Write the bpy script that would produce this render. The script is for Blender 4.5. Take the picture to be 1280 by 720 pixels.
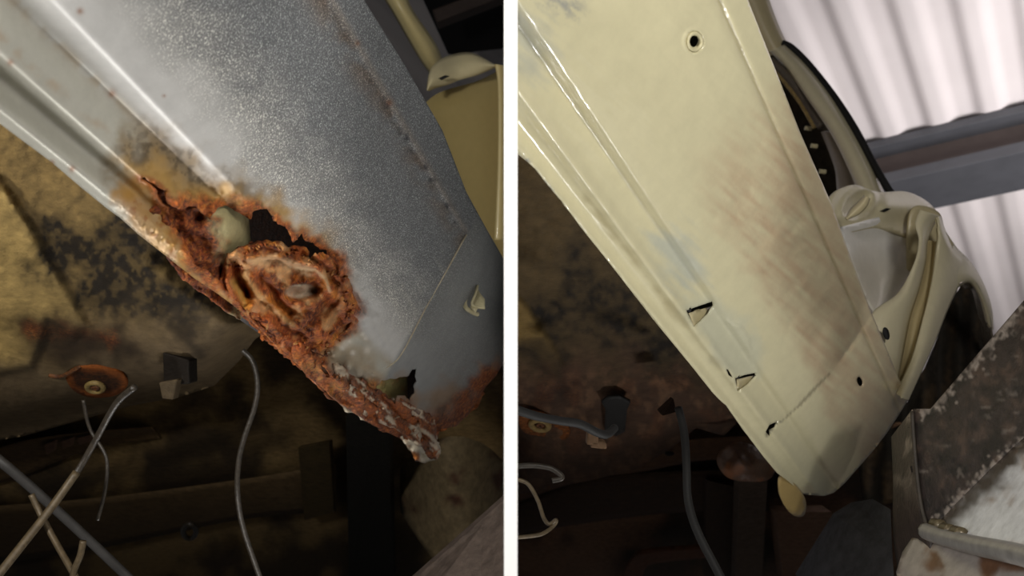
import bpy, math, random
import numpy as np
from mathutils import Vector
from mathutils.geometry import delaunay_2d_cdt

random.seed(4); np.random.seed(4)
for o in list(bpy.data.objects): bpy.data.objects.remove(o)
SC = bpy.context.scene
COL = SC.collection

# ------------------------------------------------------------------ camera
LENS = 32.0
FPX = 1280 * LENS / 36.0
TH = math.radians(29.0)
CAM = np.array([0.0, 0.0, 1.0])
FW = np.array([0, math.cos(TH), math.sin(TH)])
UPV = np.array([0, -math.sin(TH), math.cos(TH)])
RT = np.array([1.0, 0, 0])
cd = bpy.data.cameras.new('camera'); cam = bpy.data.objects.new('camera', cd)
COL.objects.link(cam); SC.camera = cam
cam.location = CAM; cam.rotation_euler = (math.pi / 2 + TH, 0, 0)
cd.lens = LENS; cd.sensor_width = 36; cd.clip_start = 0.01
cd.dof.use_dof = True; cd.dof.focus_distance = 0.92; cd.dof.aperture_fstop = 9.0

# ------------------------------------------------------------------ light
SC.view_settings.view_transform = 'Standard'; SC.view_settings.look = 'None'
SC.view_settings.gamma = 1.0; SC.view_settings.use_curve_mapping = False
SC.view_settings.exposure = 0.0
w = bpy.data.worlds.new('world'); SC.world = w; w.use_nodes = True
w.node_tree.nodes['Background'].inputs[0].default_value = (0.9, 0.95, 1.0, 1)
w.node_tree.nodes['Background'].inputs[1].default_value = 0.04

def camspace(r, u, f): return CAM + RT * r + UPV * u + FW * f
def area(name, pos, target, size, power, colour=(1, 1, 1), spread=180, size_y=None):
    l = bpy.data.lights.new(name, 'AREA'); l.energy = power; l.color = colour
    l.shape = 'RECTANGLE'; l.size = size; l.size_y = size_y or size; l.spread = math.radians(spread)
    o = bpy.data.objects.new(name, l); COL.objects.link(o)
    o.location = pos
    o.rotation_euler = (Vector(target) - Vector(pos)).to_track_quat('-Z', 'Y').to_euler()
    return o
area('work_lamp_before', camspace(-0.58, 0.20, -0.10), camspace(-0.25, 0.0, 0.9), 0.12, 7.2, (1.0, 0.97, 0.92), 150)
area('work_lamp_after', camspace(0.42, 0.40, -0.14), camspace(0.28, 0.0, 1.0), 0.22, 4.9, (1.0, 0.96, 0.90), 150)
area('highlight_fill_after', camspace(0.62, -1.22, 0.63), camspace(0.10, 0.12, 0.75), 0.15, 1.3, (1.0, 0.98, 0.95), 70)  # added unseen light, placed to streak highlights along the cream sill's ridges
area('highlight_fill_before', camspace(-0.34, -1.15, 1.05), camspace(-0.24, 0.12, 0.66), 0.28, 0.85, (1.0, 0.98, 0.95), 60)  # added unseen light that gives the grey sill's creases their highlights
area('roof_uplight_fill', (3.6, 2.2, 1.9), (4.6, 6.0, 4.4), 1.6, 185, (1.0, 0.96, 0.95))  # added unseen light aimed up to brighten the roof sheet

# ------------------------------------------------------------------ helpers
def S(r, g, b):
    f = lambda c: (c / 255 / 12.92) if c / 255 <= 0.04045 else ((c / 255 + 0.055) / 1.055) ** 2.4
    return np.array([f(r), f(g), f(b)])
def V(px, py, d):
    px = np.asarray(px, float); py = np.asarray(py, float); d = np.asarray(d, float)
    return CAM + (FW + RT * ((px - 640) / FPX)[..., None] + UPV * ((360 - py) / FPX)[..., None]) * d[..., None]
def hplane(h):
    return lambda x, y: h / np.maximum(math.sin(TH) + math.cos(TH) * (360 - np.asarray(y, float)) / FPX, 0.05)
def plane3(p):
    """plane through three (px, py, d) points, as depth per pixel"""
    A = np.array([[a, b, 1.0] for a, b, _ in p]); k = np.linalg.solve(A, np.array([1.0 / c for _, _, c in p]))
    return lambda x, y: 1.0 / np.maximum(k[0] * np.asarray(x, float) + k[1] * np.asarray(y, float) + k[2], 0.12)
def smooth(a, b, x):
    t = np.clip((np.asarray(x, float) - a) / (b - a), 0, 1); return t * t * (3 - 2 * t)
def _h(ix, iy, s):
    n = np.sin(ix * 127.1 + iy * 311.7 + s * 74.7) * 43758.5453
    return n - np.floor(n)
def vnoise(x, y, s=0):
    ix = np.floor(x); iy = np.floor(y); fx = x - ix; fy = y - iy
    fx = fx * fx * (3 - 2 * fx); fy = fy * fy * (3 - 2 * fy)
    a = _h(ix, iy, s); b = _h(ix + 1, iy, s); c = _h(ix, iy + 1, s); d = _h(ix + 1, iy + 1, s)
    return a + (b - a) * fx + (c - a) * fy + (a - b - c + d) * fx * fy
def fbm(x, y, scale, octs=4, s=0):
    x = np.asarray(x, float) / scale; y = np.asarray(y, float) / scale
    v = 0; a = 0.5
    for i in range(octs):
        v = v + a * (vnoise(x, y, s + i * 13) * 2 - 1); x = x * 2.03 + 5.1; y = y * 2.03 + 1.7; a *= 0.5
    return v                                             # about -0.9..0.9
def ridged(x, y, scale, octs=4, s=0):
    x = np.asarray(x, float) / scale; y = np.asarray(y, float) / scale
    v = 0; a = 0.5
    for i in range(octs):
        v = v + a * (1 - np.abs(vnoise(x, y, s + i * 17) * 2 - 1) * 1.6); x = x * 2.1 + 3.3; y = y * 2.1 + 8.1; a *= 0.5
    return v
def seglines(poly, closed=True):
    P = np.array(poly, float); Q = np.roll(P, -1, 0) if closed else P[1:]
    return (P if closed else P[:-1]), Q
def pdist(x, y, poly, closed=False):
    x = np.asarray(x, float); y = np.asarray(y, float)
    best = np.full(x.shape, 1e18)
    for (ax, ay), (bx, by) in zip(*seglines(poly, closed)):
        dx, dy = bx - ax, by - ay; L = dx * dx + dy * dy + 1e-12
        t = np.clip(((x - ax) * dx + (y - ay) * dy) / L, 0, 1)
        best = np.minimum(best, (x - ax - t * dx) ** 2 + (y - ay - t * dy) ** 2)
    return np.sqrt(best)
def inside(x, y, poly):
    x = np.asarray(x, float); y = np.asarray(y, float); r = np.zeros(x.shape, bool)
    for (ax, ay), (bx, by) in zip(*seglines(poly, True)):
        if ay == by: continue
        r ^= ((ay > y) != (by > y)) & (x < (bx - ax) * (y - ay) / (by - ay) + ax)
    return r
def sdf(x, y, poly): return pdist(x, y, poly, True) * np.where(inside(x, y, poly), -1, 1)
def resample(pts, step, closed=True, curve=False):
    P = [np.array(p[:2], float) for p in pts]
    if curve:
        n = len(P); out = []
        rng = range(n if closed else n - 1)
        for i in rng:
            p0 = P[(i - 1) % n] if closed or i > 0 else P[0]; p1 = P[i]; p2 = P[(i + 1) % n]
            p3 = P[(i + 2) % n] if closed or i + 2 < n else P[-1]
            k = max(2, int(np.linalg.norm(p2 - p1) / step) + 1)
            for j in range(k):
                t = j / k
                out.append(0.5 * (2 * p1 + (p2 - p0) * t + (2 * p0 - 5 * p1 + 4 * p2 - p3) * t * t + (3 * p1 - p0 - 3 * p2 + p3) * t ** 3))
        if not closed: out.append(P[-1])
        return np.array(out)
    out = []; n = len(P)
    for i in range(n if closed else n - 1):
        a, b = P[i], P[(i + 1) % n]; k = max(1, int(round(np.linalg.norm(b - a) / step)))
        for j in range(k): out.append(a + (b - a) * j / k)
    if not closed: out.append(P[-1])
    return np.array(out)
def mixc(c, d, m):
    m = np.asarray(m, float)[..., None]; return c * (1 - m) + d * m

# ------------------------------------------------------------------ materials
def nodes(name):
    m = bpy.data.materials.new(name); m.use_nodes = True
    nt = m.node_tree; return m, nt, nt.nodes['Principled BSDF']
def N(nt, t, **kw):
    n = nt.nodes.new(t)
    for k, v in kw.items():
        if isinstance(k, str) and hasattr(n, k): setattr(n, k, v)
    return n
def noise_node(nt, scale, detail=4, rough=0.55):
    tc = N(nt, 'ShaderNodeNewGeometry'); n = N(nt, 'ShaderNodeTexNoise')
    nt.links.new(tc.outputs['Position'], n.inputs['Vector'])
    n.inputs['Scale'].default_value = scale; n.inputs['Detail'].default_value = detail; n.inputs['Roughness'].default_value = rough
    return n
def ramp(nt, fac, stops):
    r = N(nt, 'ShaderNodeValToRGB'); e = r.color_ramp.elements
    while len(e) < len(stops): e.new(0.5)
    for el, (p, c) in zip(e, stops): el.position = p; el.color = (*c, 1)
    nt.links.new(fac, r.inputs[0]); return r
def mixn(nt, fac, a, b, mode='MIX'):
    m = N(nt, 'ShaderNodeMix'); m.data_type = 'RGBA'; m.blend_type = mode
    for s, v in ((0, fac), (6, a), (7, b)):
        if isinstance(v, (int, float)): m.inputs[s].default_value = v
        elif isinstance(v, (tuple, np.ndarray)): m.inputs[s].default_value = (*v, 1)
        else: nt.links.new(v, m.inputs[s])
    return m.outputs[2]
def mathn(nt, op, a, b):
    m = N(nt, 'ShaderNodeMath'); m.operation = op
    for i, v in enumerate((a, b)):
        if isinstance(v, (int, float)): m.inputs[i].default_value = v
        else: nt.links.new(v, m.inputs[i])
    return m.outputs[0]
def attr(nt, name):
    a = N(nt, 'ShaderNodeAttribute'); a.attribute_name = name; return a
def skin(name, rough=0.45, metal=0.0, coat=0.0, grit=0.0, bump=0.15, bump_scale=300, var=0.15, undercoat=0.0, spec=0.5):
    """paint with its own colours in 'Col', rusted where 'Rust' says so, gritty where 'Grit' says so"""
    m, nt, b = nodes(name); L = nt.links.new
    c = attr(nt, 'Col').outputs['Color']; ru = attr(nt, 'Rust').outputs['Fac']; gr = attr(nt, 'Grit').outputs['Fac']
    n1 = noise_node(nt, 60, 6, 0.65); n2 = noise_node(nt, bump_scale, 5, 0.6); n3 = noise_node(nt, 680, 3, 0.6); n4 = noise_node(nt, 190, 6, 0.7)
    v = ramp(nt, n1.outputs['Fac'], [(0.3, (1 - var,) * 3), (0.7, (1 + var * 0.6,) * 3)])
    base = mixn(nt, 1.0, c, v.outputs[0], 'MULTIPLY')
    if grit:
        sp = ramp(nt, n3.outputs['Fac'], [(0.33, (0.42,) * 3), (0.54, (0.72,) * 3), (0.70, (2.2, 2.2, 2.05))])
        base = mixn(nt, gr, base, mixn(nt, 1.0, base, sp.outputs[0], 'MULTIPLY'))
    rr = ramp(nt, n4.outputs['Fac'], [(0.27, S(40, 22, 15)), (0.40, S(112, 52, 24)), (0.50, S(176, 86, 34)), (0.60, S(214, 130, 50)), (0.76, S(224, 172, 116))])
    rc = mixn(nt, 0.5, rr.outputs[0], mixn(nt, 1.0, rr.outputs[0], v.outputs[0], 'MULTIPLY'))
    fl = ramp(nt, n2.outputs['Fac'], [(0.36, (0.30, 0.26, 0.24)), (0.50, (0.95,) * 3), (0.66, (1.45, 1.4, 1.3))])
    rc = mixn(nt, 1.0, rc, fl.outputs[0], 'MULTIPLY')
    L(mixn(nt, ru, base, mixn(nt, 0.42, rc, c)), b.inputs['Base Color'])
    b.inputs['Metallic'].default_value = 0
    if metal: L(mathn(nt, 'MULTIPLY', mathn(nt, 'SUBTRACT', 1.0, ru), metal), b.inputs['Metallic'])
    ro = mathn(nt, 'ADD', mathn(nt, 'MULTIPLY', ru, 0.72 - rough), rough)
    if grit: ro = mathn(nt, 'ADD', ro, mathn(nt, 'MULTIPLY', gr, 0.12))
    L(ro, b.inputs['Roughness'])
    b.inputs['Specular IOR Level'].default_value = spec
    if coat:
        L(mathn(nt, 'MULTIPLY', mathn(nt, 'SUBTRACT', 1.0, ru), coat), b.inputs['Coat Weight']); b.inputs['Coat Roughness'].default_value = 0.07
    hgt = mathn(nt, 'MULTIPLY', n2.outputs['Fac'], bump)
    if grit: hgt = mathn(nt, 'ADD', hgt, mathn(nt, 'MULTIPLY', mathn(nt, 'MULTIPLY', n3.outputs['Fac'], gr), grit))
    hgt = mathn(nt, 'ADD', hgt, mathn(nt, 'MULTIPLY', mathn(nt, 'MULTIPLY', n4.outputs['Fac'], ru), 2.2))
    if undercoat:
        n5 = noise_node(nt, 130, 3, 0.6); hgt = mathn(nt, 'ADD', hgt, mathn(nt, 'MULTIPLY', n5.outputs['Fac'], undercoat))
    bp = N(nt, 'ShaderNodeBump'); bp.inputs['Strength'].default_value = 0.8; bp.inputs['Distance'].default_value = 0.0022
    L(hgt, bp.inputs['Height']); L(bp.outputs[0], b.inputs['Normal'])
    return m
def plain(name, col, rough=0.5, metal=0.0, bump=0.0, scale=80, var=0.2, col2=None, coat=0.0):
    m, nt, b = nodes(name); n = noise_node(nt, scale, 5, 0.6)
    c2 = col2 if col2 is not None else col * (1 - var)
    r = ramp(nt, n.outputs['Fac'], [(0.35, tuple(c2)), (0.62, tuple(col))])
    nt.links.new(r.outputs[0], b.inputs['Base Color'])
    b.inputs['Roughness'].default_value = rough; b.inputs['Metallic'].default_value = metal; b.inputs['Coat Weight'].default_value = coat
    if bump:
        bp = N(nt, 'ShaderNodeBump'); bp.inputs['Strength'].default_value = bump; bp.inputs['Distance'].default_value = 0.003
        nt.links.new(n.outputs['Fac'], bp.inputs['Height']); nt.links.new(bp.outputs[0], b.inputs['Normal'])
    return m
M_SILVER = skin('silver_paint', rough=0.46, metal=0.22, grit=1.1, bump=0.05, var=0.10)
M_RUST = skin('rusted_steel', rough=0.5, bump=0.5, bump_scale=260, var=0.25)
M_TORN = skin('flaking_lacquer', rough=0.3, coat=0.5, bump=0.5, bump_scale=260, var=0.25)
M_UNDER = skin('undercoat', rough=0.78, spec=0.25, bump=0.3, var=0.3, undercoat=0.5, bump_scale=420)
M_CREAM = skin('cream_paint', rough=0.28, coat=0.6, bump=0.035, bump_scale=150, var=0.05)
M_CREAMB = skin('cream_paint_satin', rough=0.38, coat=0.15, bump=0.02, var=0.05)
M_GRIME = skin('grimy_steel', rough=0.75, spec=0.2, bump=0.7, bump_scale=180, var=0.4, undercoat=0.7)
M_DARK = plain('dark_grime', S(46, 38, 28), 0.7, bump=0.5, scale=60, var=0.5)
M_BLACK = plain('black_rubber', S(15, 14, 13), 0.7, scale=120)
M_CABLE = plain('grimy_cable', S(58, 51, 42), 0.45, scale=200, var=0.5, bump=0.3)
M_BRIGHT = plain('bare_wire', S(94, 80, 58), 0.5, metal=0.2, scale=200, var=0.4)
M_WHITE = plain('white_board', np.array([0.93, 0.93, 0.93]), 0.6, scale=10, var=0.01)
M_CLIP = plain('pale_clip', S(206, 196, 156), 0.4, scale=200, var=0.15)

# ------------------------------------------------------------------ object building
ORIGIN = {}
def empty(name, loc, label=None, cat=None, group=None):
    o = bpy.data.objects.new(name, None); COL.objects.link(o); o.location = loc; o.empty_display_size = 0.1
    ORIGIN[o.name] = np.array(loc, float)
    if label: o['label'] = label; o['category'] = cat
    if group: o['group'] = group
    return o
def tag(o, label=None, cat=None, group=None, kind=None):
    if label: o['label'] = label
    if cat: o['category'] = cat
    if group: o['group'] = group
    if kind: o['kind'] = kind
    return o
def mesh(name, verts, faces, mat, parent=None, smoothed=True, attrs=None, thick=0, origin=None):
    verts = np.asarray(verts, float)
    c = np.array(origin, float) if origin is not None else (verts.min(0) + verts.max(0)) / 2
    me = bpy.data.meshes.new(name); me.from_pydata((verts - c).tolist(), [], [tuple(int(i) for i in f) for f in faces])
    if smoothed: me.polygons.foreach_set('use_smooth', [True] * len(me.polygons))
    me.materials.append(mat)
    if attrs:
        for k, a in attrs.items():
            if k == 'Col':
                at = me.attributes.new('Col', 'FLOAT_COLOR', 'POINT')
                at.data.foreach_set('color', np.concatenate([np.clip(a, 0, 4), np.ones((len(verts), 1))], 1).astype(np.float32).ravel())
            else:
                at = me.attributes.new(k, 'FLOAT', 'POINT'); at.data.foreach_set('value', np.clip(a, 0, 1).astype(np.float32))
    me.update()
    o = bpy.data.objects.new(name, me); COL.objects.link(o); ORIGIN[o.name] = c
    if parent is not None: o.parent = parent; o.location = c - ORIGIN[parent.name]
    else: o.location = c
    if thick:
        md = o.modifiers.new('thickness', 'SOLIDIFY'); md.thickness = thick; md.offset = -1
    return o
def fill_attrs(n, x, y, col, rust, grit):
    c = col(x, y) if callable(col) else np.broadcast_to(np.asarray(col if col is not None else (0.5, 0.5, 0.5)), (n, 3))
    f = lambda a: (a(x, y) if callable(a) else np.full(n, float(a or 0)))
    return {'Col': np.array(c), 'Rust': f(rust), 'Grit': f(grit)}
def patch(name, poly, depth, mat, parent=None, step=5, holes=(), col=None, rust=0, grit=0, thick=0.0015, curve=False, edge=0.0, hole_edge=0.0, seed=0):
    """a sheet of metal: outline and cut-outs, each point at its own distance, with thickness"""
    B = resample(poly, step, True, curve)
    if edge: B = B + edge * np.stack([fbm(B[:, 0], B[:, 1], 9, 3, seed), fbm(B[:, 0] + 99, B[:, 1], 9, 3, seed + 5)], 1)
    H = []
    for h in holes:
        q = resample(h, step, True)
        if hole_edge: q = q + hole_edge * np.stack([fbm(q[:, 0], q[:, 1], 7, 3, seed + 3), fbm(q[:, 0] + 50, q[:, 1], 7, 3, seed + 8)], 1)
        H.append(q)
    x0, y0 = B.min(0); x1, y1 = B.max(0)
    gx, gy = np.meshgrid(np.arange(x0, x1, step), np.arange(y0, y1, step)); gx = gx + (np.arange(gx.shape[0]) % 2)[:, None] * step * 0.5
    gx, gy = gx.ravel(), gy.ravel()
    gx = gx + np.random.uniform(-.12, .12, gx.shape) * step; gy = gy + np.random.uniform(-.12, .12, gy.shape) * step
    ok = sdf(gx, gy, B) < -0.5 * step
    for q in H: ok &= sdf(gx, gy, q) > 0.5 * step
    pts = [B] + H; edges = []; base = 0
    for q in pts:
        k = len(q); edges += [(base + i, base + (i + 1) % k) for i in range(k)]; base += k
    P = np.concatenate(pts + [np.stack([gx[ok], gy[ok]], 1)])
    vs, es, fs, *_ = delaunay_2d_cdt([Vector((a, -b)) for a, b in P], edges, [], 0, 1e-4)
    vx = np.array([v[0] for v in vs]); vy = np.array([-v[1] for v in vs]); F = np.array([f[:3] for f in fs])
    cx = vx[F].mean(1); cy = vy[F].mean(1)
    keep = inside(cx, cy, B)
    for q in H: keep &= ~inside(cx, cy, q)
    F = F[keep]; used = np.unique(F); remap = -np.ones(len(vx), int); remap[used] = np.arange(len(used))
    vx, vy = vx[used], vy[used]; F = remap[F]
    d = depth(vx, vy) if callable(depth) else np.full(vx.shape, float(depth))
    return mesh(name, V(vx, vy, d), F, mat, parent, attrs=fill_attrs(len(vx), vx, vy, col, rust, grit), thick=thick)
def tube(name, pts, r, mat, parent=None, seg=10, step=4, taper=None, world=None):
    """round bar through (px, py, depth) points"""
    if world is None:
        Q = np.array([V(np.array(a), np.array(b), np.array(c)) for a, b, c in pts])
    else: Q = np.array(world, float)
    P = []; n = len(Q)
    for i in range(n - 1):
        p0 = Q[max(i - 1, 0)]; p1 = Q[i]; p2 = Q[i + 1]; p3 = Q[min(i + 2, n - 1)]
        for j in range(6):
            t = j / 6; P.append(0.5 * (2 * p1 + (p2 - p0) * t + (2 * p0 - 5 * p1 + 4 * p2 - p3) * t * t + (3 * p1 - p0 - 3 * p2 + p3) * t ** 3))
    P.append(Q[-1]); P = np.array(P); T = np.gradient(P, axis=0); T /= np.linalg.norm(T, axis=1)[:, None] + 1e-9
    vs = []; fs = []
    ref = np.array([0.3, 0.5, 0.81])
    for i, (p, t) in enumerate(zip(P, T)):
        a = np.cross(t, ref); a /= np.linalg.norm(a); b = np.cross(t, a)
        rr = r if taper is None else r + (taper - r) * i / (len(P) - 1)
        for k in range(seg):
            an = 2 * math.pi * k / seg; vs.append(p + rr * (math.cos(an) * a + math.sin(an) * b))
    for i in range(len(P) - 1):
        for k in range(seg): fs.append((i * seg + k, i * seg + (k + 1) % seg, (i + 1) * seg + (k + 1) % seg, (i + 1) * seg + k))
    fs.append(tuple(range(seg))[::-1]); fs.append(tuple(len(vs) - seg + k for k in range(seg)))
    n = len(vs)
    return mesh(name, vs, fs, mat, parent, attrs={'Col': np.tile(S(90, 80, 60), (n, 1)), 'Rust': np.zeros(n), 'Grit': np.zeros(n)})
def ribbon(name, la, lb, mat, parent=None, n=60, m=8, prof=None, col=None, rust=0, grit=0, thick=0.0015, extra=None):
    """strip between two (px, py, depth) lines; prof(v) pushes it towards (-) or away from (+) the viewer, metres"""
    def rs(l):
        l = np.array(l, float); q = []
        k = len(l); u = np.linspace(0, k - 1, n)
        for t in u:
            i = min(int(t), k - 2); f = t - i
            p0 = l[max(i - 1, 0)]; p1 = l[i]; p2 = l[i + 1]; p3 = l[min(i + 2, k - 1)]
            q.append(0.5 * (2 * p1 + (p2 - p0) * f + (2 * p0 - 5 * p1 + 4 * p2 - p3) * f * f + (3 * p1 - p0 - 3 * p2 + p3) * f ** 3))
        return np.array(q)
    A, B = rs(la), rs(lb); v = np.linspace(0, 1, m)
    G = A[:, None, :] * (1 - v)[None, :, None] + B[:, None, :] * v[None, :, None]
    x, y, d = G[..., 0].ravel(), G[..., 1].ravel(), G[..., 2].ravel().copy()
    vv = np.tile(v, n)
    if prof: d = d + prof(vv)
    if extra: d = d + extra(x, y)
    F = []
    for i in range(n - 1):
        for j in range(m - 1):
            F.append((i * m + j, i * m + j + 1, (i + 1) * m + j + 1, (i + 1) * m + j))
    # face the viewer
    a, b, c = F[len(F) // 2][:3]
    if (x[b] - x[a]) * (y[c] - y[a]) - (y[b] - y[a]) * (x[c] - x[a]) > 0: F = [f[::-1] for f in F]
    return mesh(name, V(x, y, d), F, mat, parent, attrs=fill_attrs(len(x), x, y, col, rust, grit), thick=thick)
def block(name, corners, h, mat, parent=None, bev=0.002, world=False, col=None):
    """a slab: corner ring (px,py,depth) or world points, pushed back by vector h"""
    A = np.array(corners, float) if world else np.array([V(np.array(a), np.array(b), np.array(c)) for a, b, c in corners])
    Bk = A + np.array(h); n = len(A); vs = np.concatenate([A, Bk])
    F = [tuple(range(n)), tuple(range(2 * n - 1, n - 1, -1))] + [(i + n, (i + 1) % n + n, (i + 1) % n, i) for i in range(n)]
    F = [f for f in F]
    k = len(vs); c = S(90, 85, 80) if col is None else col
    o = mesh(name, vs, F, mat, parent, smoothed=False, attrs={'Col': np.tile(c, (k, 1)), 'Rust': np.zeros(k), 'Grit': np.zeros(k)})
    import bmesh
    bm = bmesh.new(); bm.from_mesh(o.data); bmesh.ops.recalc_face_normals(bm, faces=bm.faces); bm.to_mesh(o.data); bm.free()
    if bev:
        md = o.modifiers.new('bevel', 'BEVEL'); md.width = bev; md.segments = 2; md.limit_method = 'ANGLE'
    return o

# ------------------------------------------------------------------ setting
def quadmesh(name, pts, mat, kind='structure', subdiv=None):
    o = mesh(name, pts, [tuple(range(len(pts)))], mat, smoothed=False); tag(o, kind=kind); return o
M_FLOOR = plain('concrete', S(120, 112, 102), 0.8, bump=0.3, scale=6, var=0.25)
o = block('floor', [(-5, -4, 0), (9, -4, 0), (9, 10, 0), (-5, 10, 0)], (0, 0, -0.15), M_FLOOR, bev=0, world=True); tag(o, kind='structure')

# corrugated roof sheet, ribs along the car direction
ROOF = 4.4
AL = math.radians(31); rib = np.array([math.sin(AL), math.cos(AL), 0]); crs = np.array([math.cos(AL), -math.sin(AL), 0])
M_ROOF = plain('white_roof_sheet', S(226, 219, 219), 0.5, scale=1.5, var=0.06)
def corrugated():
    us = np.arange(-6, 9, 0.0175); ws = np.linspace(-1.5, 14, 9)
    U, Wd = np.meshgrid(us, ws)
    ph = (U / 0.27) % 1.0
    prof = smooth(0.08, 0.34, ph) - smooth(0.60, 0.86, ph)
    z = ROOF + 0.038 * prof
    P = U[..., None] * crs + Wd[..., None] * rib; P[..., 2] = z
    n = len(us); k = len(ws); F = []
    for i in range(k - 1):
        for j in range(n - 1): F.append((i * n + j, (i + 1) * n + j, (i + 1) * n + j + 1, i * n + j + 1))
    o = mesh('ceiling', P.reshape(-1, 3), F, M_ROOF, thick=0.002); return o
tag(corrugated(), kind='structure')

# white board added to part the bays' light, leading edge square to the view
ft = 0.0085 * 0.555 / 0.56 * 0.98
def fe(z):
    s = (z - CAM[2] - 0.555 * FW[2]) / UPV[2]; return (CAM + 0.555 * FW + s * UPV)[1]
xp = -1.5 * 0.555 / FPX
prof_ = [(xp - ft / 2, fe(0), 0), (xp - ft / 2, 7, 0), (xp - ft / 2, 7, ROOF), (xp - ft / 2, fe(ROOF), ROOF)]
o = block('wall_divider', prof_, (ft, 0, 0), M_WHITE, bev=0.0004, world=True); tag(o, kind='structure')

# dark steel roof beam
hp = hplane(3.30)
a = V(np.array(1060.), np.array(203.), hp(1060., 203.)); b = V(np.array(1420.), np.array(117.), hp(1420., 117.))
dirb = (b - a); dirb[2] = 0; dirb /= np.linalg.norm(dirb); nb = np.array([dirb[1], -dirb[0], 0]);
if nb @ FW < 0: nb = -nb
a = a - dirb * 1.2; b = b + dirb * 3.0; a[2] = b[2] = ROOF
M_BEAM = plain('grey_painted_steel', S(74, 75, 80), 0.55, scale=8, var=0.15)
M_BEAMW = plain('brown_primed_steel', S(104, 92, 88), 0.6, scale=8, var=0.15)
beam = empty('roof_beam', (a + b) / 2 - np.array([0, 0, 0.3]), 'dark grey steel beam running under the white corrugated roof', 'beam')
def wbox(name, p, q, n0, n1, z0, z1, mat, par):
    P = [p + nb * n0, q + nb * n0, q + nb * n1, p + nb * n1]
    P = [np.array([v[0], v[1], z0]) for v in P]
    return block(name, P, (0, 0, z1 - z0), mat, par, bev=0.004, world=True)
wbox('upper_flange', a, b, -0.02, 0.34, ROOF - 0.055, ROOF - 0.005, M_BEAM, beam)
wbox('web', a, b, 0.10, 0.22, ROOF - 0.26, ROOF - 0.05, M_BEAMW, beam)
wbox('lower_flange', a, b, -0.04, 0.36, ROOF - 0.33, ROOF - 0.26, M_BEAM, beam)

# ------------------------------------------------------------------ the rusty car (before)
VPL = (919., 870.); VPR = (1379., 1100.)
def ang(x, y, vp): return np.degrees(np.arctan2(vp[1] - np.asarray(y, float), vp[0] - np.asarray(x, float)))
def table(t, soft=0.55):
    t = np.array(t, float); xs = np.linspace(t[0, 0], t[-1, 0], 1200); ys = np.interp(xs, t[:, 0], t[:, 1])
    k = max(3, int(soft / (xs[1] - xs[0]))); ker = np.hanning(k + 2)[1:-1]; ker /= ker.sum()
    yp = np.pad(ys, k, mode='edge'); ys2 = np.convolve(yp, ker, 'same')[k:-k]
    return lambda a: np.interp(a, xs, ys2)
relL = table([(37.0, .014), (37.8, .010), (38.7, -.005), (39.4, .011), (40.1, .017), (41.1, -.003), (42.5, .001), (43.9, .011), (45.5, -.011),
              (47.5, -.016), (50, -.016), (53, -.008), (56, .006), (59.2, .028), (59.7, .029), (60.1, .032), (62.3, .048)], 1.15)
relL2 = table([(37.0, .014), (38.7, .004), (41, .004), (45, -.004), (50, -.006), (53, -.004), (56, .006), (59.2, .026), (60.1, .031), (62.3, .048)])
SEAM_L = [(583, 293), (560, 335), (532, 385), (505, 437), (490, 455), (466, 466), (445, 470)]
def sillL(x, y):
    x = np.asarray(x, float); y = np.asarray(y, float)
    dist = .848 * (VPL[0] - x) + .53 * (VPL[1] - y)
    return 581 * 1.1 / np.maximum(dist, 150)
RUST_ZONE = [(196, 236), (215, 247), (245, 250), (280, 248), (320, 255), (350, 268), (372, 290), (400, 298), (425, 325), (440, 360), (452, 395), (440, 415),
             (415, 430), (405, 440), (430, 470), (470, 480), (500, 500), (530, 520), (552, 545), (550, 590), (500, 570), (440, 525), (380, 480), (320, 420), (270, 375),
             (252, 352), (232, 322), (212, 284)]
HOLE1 = [(173, 224), (181, 223), (190, 228), (197, 232), (206, 240), (212, 256), (222, 260), (235, 258), (246, 260), (256, 268), (263, 272), (272, 262), (280, 257), (292, 262), (304, 270),
         (312, 274), (318, 264), (333, 262), (342, 272), (348, 282), (357, 283), (364, 292), (367, 303), (372, 300), (378, 290), (384, 300), (393, 305), (400, 312), (407, 313),
         (415, 322), (423, 334), (427, 353), (434, 372), (441, 384), (443, 396), (436, 408), (420, 424), (398, 440), (372, 446), (345, 430), (322, 404), (303, 384), (292, 374), (276, 352),
         (264, 345), (243, 330), (232, 305), (222, 285), (210, 262), (200, 252), (196, 240), (185, 230)]
HOLE2 = [(425, 406), (431, 404), (437, 409), (433, 412), (427, 411)]
HOLE3 = [(470, 485), (478, 474), (495, 473), (508, 471), (516, 463), (522, 460), (520, 475), (517, 492), (513, 501), (507, 494), (499, 495), (494, 505), (484, 500)]
HOLE4 = [(402, 452), (408, 458), (413, 472), (408, 472), (402, 463)]
STAIN = [(148, 215), (158, 180), (168, 163), (185, 160), (210, 170), (235, 192), (262, 215), (300, 225), (330, 240), (352, 268), (330, 285), (280, 262), (240, 262), (205, 245), (175, 228)]
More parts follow.
